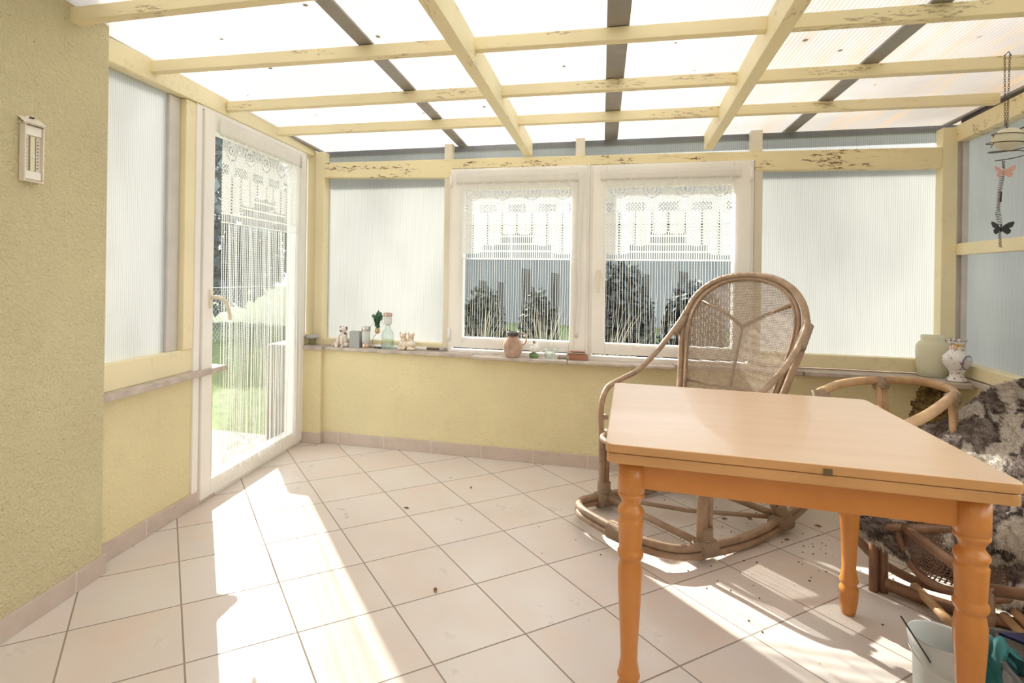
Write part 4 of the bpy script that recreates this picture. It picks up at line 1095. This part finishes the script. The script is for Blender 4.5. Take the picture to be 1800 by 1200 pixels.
# ------------------------------------------------------------------ hanging mobile
def mobile():
    x, y = 1.488, 2.625
    r = thing('hanging_mobile', 'wire tealight mobile with glass globe and metal butterflies hanging from a batten', 'mobile', (x, y, 2.02))
    wire = simple('dark_wire', (.13, .10, .09), .4, Metallic=.7)
    b = MB()
    for dx in (-.008, .008):
        n = 30
        for q in range(n):
            z = 2.045 - q * .0092; w = .0032
            pts = [(x + dx * (1 - q / n * .6) + (math.cos(a) * w if q % 2 else 0), y - .012 + (0 if q % 2 else math.cos(a) * w), z + math.sin(a) * .0062) for a in (0, .8, 1.57, 2.36, 3.14, 3.93, 4.71, 5.5)]
            b.tube(pts, .0009, 4, closed=True)
    b.tube([(x - .012, y - .014, 2.045), (x, y - .02, 2.06), (x + .012, y - .014, 2.045)], .0018, 6)
    b.build('chain', wire, r)
    gx, gz = x + .016, 1.725
    pts = []
    for q in range(90):
        t = q / 89; a = t * 2 * math.pi * 3.4; rad = .062 * math.sin(math.pi * min(1, max(0, .12 + t * .80))) ** .6 if t < .8 else .062 * (1 - (t - .8) * 2.2)
        pts.append((gx - .004 + rad * math.cos(a), y + rad * math.sin(a), 1.768 - t * .115))
    b = MB(); b.tube([(x, y - .01, 1.79), (gx - .004, y, 1.765)], .0018, 6); b.tube(pts, .0020, 6); b.tube(spline([(gx - .004, y, 1.766), (gx - .035, y, 1.76), (gx - .05, y, 1.745), (gx - .048, y, 1.72), (gx - .058, y, 1.70)], 4), .0016, 5)
    b.tube(spline([(gx + .03, y, 1.765), (gx + .05, y, 1.775), (gx + .06, y, 1.76), (gx + .05, y, 1.745)], 4), .003, 6); b.build('wire_spiral', wire, r)
    b = MB(); b.ball((gx, y, gz + .006), .046, (1.12, 1.0, .92), 20, 14); b.build('glass_globe', simple('milky_globe', (.66, .64, .50), .3, .03, Alpha=1.0), r)
    def butterfly(z, mat, s, dx=0, nm='butterfly'):
        b = MB()
        for sg in (-1, 1):
            pts = [(0, 0), (.25, .35), (.6, .62), (.98, .72), (1.02, .5), (.86, .12), (.62, 0), (.78, -.22), (.70, -.52), (.48, -.66), (.25, -.45), (.05, -.25)]
            n = len(pts)
            vs = [(x + dx + sg * a * s, y - .008 - abs(a) * s * .3, z + c * s) for a, c in pts]
            b.add(vs + [(p[0], p[1] + .001, p[2]) for p in vs], [tuple(range(n)), tuple(reversed(range(n, 2 * n)))] + [(q, (q + 1) % n, n + (q + 1) % n, n + q) for q in range(n)])
        b.tube([(x + dx, y - .009, z - s * .4), (x + dx, y - .009, z + s * .45)], .0022, 6)
        b.build(nm, mat, r)
    butterfly(1.603, simple('rosy_metal', (.62, .36, .30), .4, Metallic=.3), .033, -.004)
    butterfly(1.388, M['black'], .036, -.010)
    def coil(z0, z1, rad, n, dx0=0, dx1=0):
        b = MB(); pts = []
        for q in range(n * 8 + 1):
            t = q / (n * 8); a = 2 * math.pi * q / 8; pts.append((x + dx0 + (dx1 - dx0) * t + rad * math.cos(a), y + rad * math.sin(a), z0 + (z1 - z0) * t))
        b.tube(pts, .0011, 4, caps=False); b.build('spring', wire, r)
    coil(1.648, 1.618, .004, 4); coil(1.590, 1.535, .0075, 8, -.004, -.012); coil(1.535, 1.455, .0055, 14, -.012, -.016); coil(1.455, 1.40, .0085, 6, -.016, -.010); coil(1.375, 1.315, .0045, 10, -.010, -.006)
    b = MB(); b.ball((x - .016, y, 1.445), .009, n=8, m=6); b.build('glass_bead', glassm, r)
    MB().tube([(x - .005, y, 1.655), (x + .002, y, 1.60)], .001, 5).build('link', M['black'], r)
    MB().tube([(x - .006, y, 1.53), (x - .008, y, 1.49)], .003, 6).build('link', M['black'], r)
mobile()

# ------------------------------------------------------------------ things on the floor at the right
def bucket():
    c = (.916, 1.830, 0)
    m = NT('white_translucent_plastic'); a_ = m.n('ShaderNodeBsdfTranslucent', Color=(.66, .68, .67, 1)); p_ = m.pbr((.66, .68, .67), .35); x_ = m.n('ShaderNodeMixShader', i0=.7, i1=a_.outputs[0], i2=p_); m = m.done(x_.outputs[0])
    r = thing('plastic_bucket', 'white plastic bucket standing behind the right front table leg', 'bucket', c)
    MB().lathe([(0, .004), (.056, .004), (.060, .0), (.061, .006), (.066, .165), (.072, .172), (.078, .205), (.076, .212), (.072, .206), (.063, .168), (.057, .012), (0, .010)], c, 40).build('bucket_body', m, r)
    MB().tube([(c[0] + .080 * math.cos(a), c[1] - .080 * math.sin(a) * .9, .18 - .05 * math.sin(a)) for a in [q * math.pi / 12 for q in range(13)]], .002, 6).build('wire_handle', steel, r)
bucket()
b = MB(); b.tube([(.872, 1.790, .155), (.775, 1.735, .30)], .0022, 6)
tag(b.build('thin_stick', simple('black_stick', (.03, .025, .02), .5), at=(.87, 1.79, .155)), 'thin black stick leaning out of the white bucket', 'stick')

def crate():
    cx, cy, hw, hd, H = 1.195, 1.80, .165, .125, .195
    X = Matrix.Translation((cx, cy, 0)) @ Matrix.Rotation(R(-6), 4, 'Z')
    m = NT('smoky_clear_plastic'); t_ = m.n('ShaderNodeBsdfTransparent', Color=(.72, .72, .74, 1)); p_ = m.pbr((.34, .34, .35), .12); x_ = m.n('ShaderNodeMixShader', i0=.35, i1=t_.outputs[0], i2=p_); m = m.done(x_.outputs[0])
    r = thing('storage_box', 'clear grey plastic storage box open on the floor right of the bucket', 'storage box', (cx, cy, 0))
    b = MB(X); b.box(-hw, hw, -hd, hd, 0.002, .006); b.box(-hw, -hw + .003, -hd, hd, .006, H); b.box(hw - .003, hw, -hd, hd, .006, H); b.box(-hw + .003, hw - .003, -hd, -hd + .003, .006, H); b.box(-hw + .003, hw - .003, hd - .003, hd, .006, H)
    b.build('box_body', m, r)
    b = MB(X); g = .01
    b.box(-hw - g, hw + g, -hd - g, -hd, H - .008, H + .004); b.box(-hw - g, hw + g, hd, hd + g, H - .008, H + .004); b.box(-hw - g, -hw, -hd, hd, H - .008, H + .004); b.box(hw, hw + g, -hd, hd, H - .008, H + .004)
    b.build('rim', m, r, .002)
    b = MB(); q = [(1.085, 1.905), (1.30, 1.955), (1.32, 1.82), (1.125, 1.868)]
    b.quadprism(q, .2005, .2075)
    tag(b.build('navy_folder', simple('navy_plastic', (.015, .012, .05), .3), at=(1.2, 1.88, .2)), 'dark navy folder lying across the clear storage box', 'folder')
    n = 18; vs = []; fs = []
    prof = spline([(1.010, 1.735, .045), (1.004, 1.775, .12), (1.005, 1.815, .195), (1.03, 1.83, .225), (1.065, 1.835, .215), (1.10, 1.815, .16), (1.13, 1.80, .09), (1.14, 1.79, .03)], 6)
    for i, p in enumerate(prof):
        wd = .5 + .5 * math.sin(min(1, i / 20) * 1.57)
        for j in range(n):
            t = j / (n - 1) - .5
            vs.append((p.x + t * .03 * wd + .005 * math.sin(i * .5 + j * .4), p.y - t * .085 * wd + .008 * math.sin(j * .9 + i * .3), p.z - abs(t) * .03 + .007 * math.sin(i * .8 + j * 1.1)))
    for i in range(len(prof) - 1):
        for j in range(n - 1): fs.append((i * n + j, (i + 1) * n + j, (i + 1) * n + j + 1, i * n + j + 1))
    b = MB(); b.add(vs, fs, 0, True); o = b.build('teal_cloth', simple('teal_cloth_fabric', (.03, .19, .20), .6, .3, 14), at=(1.03, 1.83, .1), solid=.004, sub=1)
    tag(o, 'crumpled teal cloth hanging over the edge of the clear storage box', 'cloth')
    X2 = Matrix.Translation((1.13, 1.765, 0.007)) @ Matrix.Rotation(R(-14), 4, 'Z')
    r = thing('cardboard_box', 'small brown cardboard box inside the clear storage box', 'box', (1.13, 1.765, 0.007))
    MB(X2).box(-.062, .085, -.045, .045, 0, .135).build('carton', simple('cardboard', (.32, .215, .14), .85, .1), r, .002)
    MB(X2).box(-.03, .015, -.0462, -.045, .05, .125).build('printed_patch', simple('dark_print', (.13, .08, .06), .8), r)
crate()

# dry leaves and crumbs
lm = simple('dry_leaf', (.26, .13, .06), .8, .3, 60)
LV = [(-.935, 2.70), (-.585, 2.03), (-.685, 3.06), (1.02, 3.06), (1.15, 3.00), (.60, 3.02), (.72, 3.06), (.83, 2.86)]
LL = ['dry leaf on the floor tiles left of the middle, just outside the sunlit patch', 'dry leaf in the open middle of the floor, nearest the camera', 'dry leaf lying near the back wall below the left window', 'reddish dry leaf right of the rocking chair, nearer the table', 'curled dry leaf right of the rocking chair, nearer the wall', 'dry leaf under the rocking chair, leftmost there', 'dry leaf under the rocking chair beside the back crossbar', 'dry leaf between the rocking chair rockers and table']
for (x, y), lb in zip(LV, LL):
    a = rs.uniform(0, 6.28); s = rs.uniform(.012, .019); b = MB(Matrix.Translation((x, y, .001)) @ Matrix.Rotation(a, 4, 'Z'))
    sh = [(-1.2, 0), (-.5, .35), (.3, .42), (1.2, 0), (.3, -.42), (-.5, -.35)]
    b.add([(p * s, q * s, .001 + abs(q) * s * .6) for p, q in sh] + [(-.4 * s, 0, .0), (.4 * s, 0, .0)], [(0, 6, 1), (1, 6, 7, 2), (2, 7, 3), (3, 7, 4), (4, 7, 6, 5), (5, 6, 0)])
    tag(b.build('dry_leaf', lm, at=(x, y, 0), solid=.0006), lb, 'leaf', 'dry leaves on the floor')
b = MB(); rr_ = random.Random(4)
for _ in range(150):
    x = rr_.gauss(.75, .35); y = rr_.gauss(2.85, .35)
    if not (-1 < x < 1.6 and 1.5 < y < 3.5): continue
    b.ball((x, y, .002), rr_.uniform(.0018, .0042), (1, 1, .6), 5, 3)
o = b.build('floor_crumbs', simple('dark_crumb', (.12, .08, .06), .9), kind='stuff'); o['label'] = 'dark crumbs scattered on the tiles round the rocking chair'; o['category'] = 'crumbs'

# ------------------------------------------------------------------ outside
def outside():
    def ground(name, x0, x1, y0, y1, z, mat, lab): b = MB(); b.box(x0, x1, y0, y1, z - .1, z); st(name, b, mat, 0, lab)
    m = NT('garden_lawn'); n_ = m.noise(m.coord(), 9, 6, .7); lawn = m.done(m.pbr(m.ramp(n_, (.35, (.06, .085, .03)), (.6, (.13, .17, .06)), (.75, (.20, .19, .11))), .95))
    m = NT('cobbles'); v = m.n('ShaderNodeTexVoronoi', Vector=m.coord(), Scale=7.5, _feature='DISTANCE_TO_EDGE'); cb = m.ramp(v.outputs['Distance'], (.02, (.16, .14, .12)), (.07, (.34, .315, .29))); cob = m.done(m.pbr(cb, .85, m.bump(v.outputs['Distance'], .5, .02)))
    ground('ground_lawn', -30, 30, 3.9, 45, -.10, lawn, 'lawn outside the conservatory')
    b = MB(); b.box(-30, -3.75, -12, 3.9, -.2, -.10); st('ground_lawn_side', b, lawn, 0)
    b = MB(); b.box(-3.75, -2.16, -12, 3.9, -.2, -.09); st('ground_paving', b, cob, 0, 'cobbled path outside the glazed door')
    b = MB(); b.box(2.16, 30, -12, 3.9, -.2, -.10); st('ground_lawn_right', b, lawn, 0)
    # palisade: each weathered post a thing of its own
    rnd = random.Random(11); pm = simple('dark_weathered_wood', (.075, .075, .078), .9, .3, 9)
    xs_ = []; x = -3.2
    while x < 2.6: xs_.append(x); x += rnd.uniform(.16, .42)
    for i, x in enumerate(xs_):
        h = rnd.uniform(.98, 1.26); w = rnd.uniform(.025, .05)
        b = MB(); b.slab([(x - w, -.10), (x + w, -.10), (x + w, h - .012), (x - w, h)], 'y', 6.4, 6.45)
        o = b.build('fence_post', pm, at=(x, 6.42, -.1)); tag(o, 'dark fence board standing outside behind the windows', 'fence post', 'dark fence boards outside')
    b = MB(); b.box(-3.3, 2.8, 6.46, 6.50, .25, .32); tag(b.build('fence_rail', pm, at=(-.2, 6.48, .25)), 'low dark rail behind the fence boards outside the windows', 'fence rail')
    # shrubs and trees: crown of many leaves round a trunk
    def shrub(name, label, cat, c, sc, col, n, leaf, seed, group=None, dark=None):
        r = thing(name, label, cat, c, group); rn = random.Random(seed)
        b = MB(); b.tube([c, (c[0] + .02, c[1], c[2] + sc[2] * .9)], [sc[0] * .10, sc[0] * .03], 8)
        for _ in range(6):
            a = rn.uniform(0, 6.28); h = rn.uniform(.3, .9)
            b.tube([(c[0], c[1], c[2] + sc[2] * h * .7), (c[0] + math.cos(a) * sc[0] * .5, c[1] + math.sin(a) * sc[1] * .5, c[2] + sc[2] * (h * .7 + .35))], [sc[0] * .03, sc[0] * .01], 5)
        b.build('trunk', simple(name + '_bark', (.10, .075, .055), .9), r)
        b = MB()
        for _ in range(n):
            th = rn.uniform(0, 6.28); ph = math.acos(rn.uniform(-1, 1)); q = rn.uniform(.25, 1) ** .4
            p = Vector((c[0] + math.sin(ph) * math.cos(th) * sc[0] * q, c[1] + math.sin(ph) * math.sin(th) * sc[1] * q, c[2] + sc[2] + math.cos(ph) * sc[2] * .92 * q))
            u = Vector((rn.gauss(0, 1), rn.gauss(0, 1), rn.gauss(0, 1))).normalized(); v_ = u.orthogonal().normalized(); s = leaf * rn.uniform(.6, 1.3)
            b.add([p - u * s, p + v_ * s * .5, p + u * s, p - v_ * s * .5], [(0, 1, 2, 3)])
        b.build('crown', simple(name + '_leaf', col, .8, .35, 3), r)
    shrub('evergreen_shrub', 'tall dark evergreen shrub outside the right window, left one', 'shrub', (.15, 5.4, -.1), (.32, .3, .75), (.035, .045, .05), 2600, .05, 1, 'dark shrubs outside the right window')
    shrub('evergreen_shrub', 'dark evergreen shrub outside the right window, nearer the rocking chair back', 'shrub', (.82, 5.6, -.1), (.28, .3, .66), (.04, .05, .055), 2400, .05, 2, 'dark shrubs outside the right window')
    shrub('evergreen_shrub', 'dark shrub outside the left window at its left edge', 'shrub', (-1.15, 5.6, -.1), (.24, .22, .62), (.05, .06, .055), 1600, .045, 6, 'dark shrubs outside the left window')
    shrub('evergreen_shrub', 'dark shrub outside the left window, the one behind its middle', 'shrub', (-.62, 5.75, -.1), (.20, .2, .60), (.06, .07, .065), 1500, .045, 7, 'dark shrubs outside the left window')
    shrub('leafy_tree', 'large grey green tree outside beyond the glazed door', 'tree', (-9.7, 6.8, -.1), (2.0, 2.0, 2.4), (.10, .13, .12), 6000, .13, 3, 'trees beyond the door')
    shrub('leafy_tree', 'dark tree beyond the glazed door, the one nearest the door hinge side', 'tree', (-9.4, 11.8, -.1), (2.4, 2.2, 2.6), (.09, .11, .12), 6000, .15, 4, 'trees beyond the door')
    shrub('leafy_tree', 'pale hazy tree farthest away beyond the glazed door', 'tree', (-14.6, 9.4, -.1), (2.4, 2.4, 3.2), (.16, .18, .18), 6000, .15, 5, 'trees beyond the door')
    # pampas grass
    for i, (x, y, lb) in enumerate(((-.98, 4.6, 'pale tall ornamental grass outside the left window, left clump'), (-.45, 4.7, 'pale ornamental grass clump outside behind the jug'), (.05, 4.5, 'pale dry grass clump outside between the two windows'))):
        rn = random.Random(20 + i); b = MB()
        for _ in range(60):
            a = rn.uniform(0, 6.28); l = rn.uniform(.05, .36); h = rn.uniform(.55, .98)
            b.tube(spline([(x + .04 * math.cos(a), y + .04 * math.sin(a), -.1), (x + l * .3 * math.cos(a), y + l * .3 * math.sin(a), h * .6), (x + l * math.cos(a), y + l * math.sin(a), h)], 4), [.0022] * 5 + [.0018, .0015, .001, .0006], 3)
        tag(b.build('ornamental_grass', simple('dry_grass_%d' % i, (.36, .34, .28), .9, .2), at=(x, y, -.1)), lb, 'grass', 'ornamental grass clumps')
    # chain-link fence beyond the lawn
    r = thing('chain_link_fence', 'chain-link garden fence beyond the lawn outside the door', 'fence', (-6.6, 6.5, -.1))
    wm = simple('galvanised_wire', (.55, .56, .56), .4, Metallic=.5)
    b = MB()
    for q in range(-9, 60):
        y0 = 3.0 + q * .10
        for sg in (1, -1):
            a_, c_ = (y0, y0 + .95) if sg > 0 else (y0 + .95, y0); b.tube([(-6.6, a_, -.08), (-6.6, c_, .87)], .003, 3, caps=False)
    b.build('wire_mesh', wm, r, kind='stuff')
    for y in (2.4, 4.4, 6.4, 8.4): MB().tube([(-6.6, y, -.1), (-6.6, y, .95)], .025, 8).build('post', wm, r)
    MB().tube([(-6.6, 2.0, .88), (-6.6, 10, .88)], .012, 6).build('top_rail', wm, r)
    # neighbouring house
    r = thing('neighbour_house', 'pale neighbouring house with grey roof far behind the windows', 'house', (1.0, 17, -.1))
    pale = simple('pale_render', (.20, .215, .235), .9, .05, 2)
    MB().box(-5.5, 8, 15, 20, -.1, 2.5).build('wall', pale, r)
    MB().slab([(14.6, 2.5), (20.4, 2.5), (17.5, 4.3)], 'x', -5.9, 8.4).build('roof', simple('grey_tiles', (.07, .075, .085), .8, .2, 2), r)
    wn = simple('dark_window_glass', (.06, .075, .09), .1)
    for x in (-4.6, 6.2):
        f_ = MB(); f_.box(x - .45, x + .45, 14.93, 15.0, .7, 1.5); w_ = f_.build('window', M['pvc'], r); MB().box(x - .37, x + .37, 14.90, 14.94, .78, 1.42).build('pane', wn, w_)
outside()
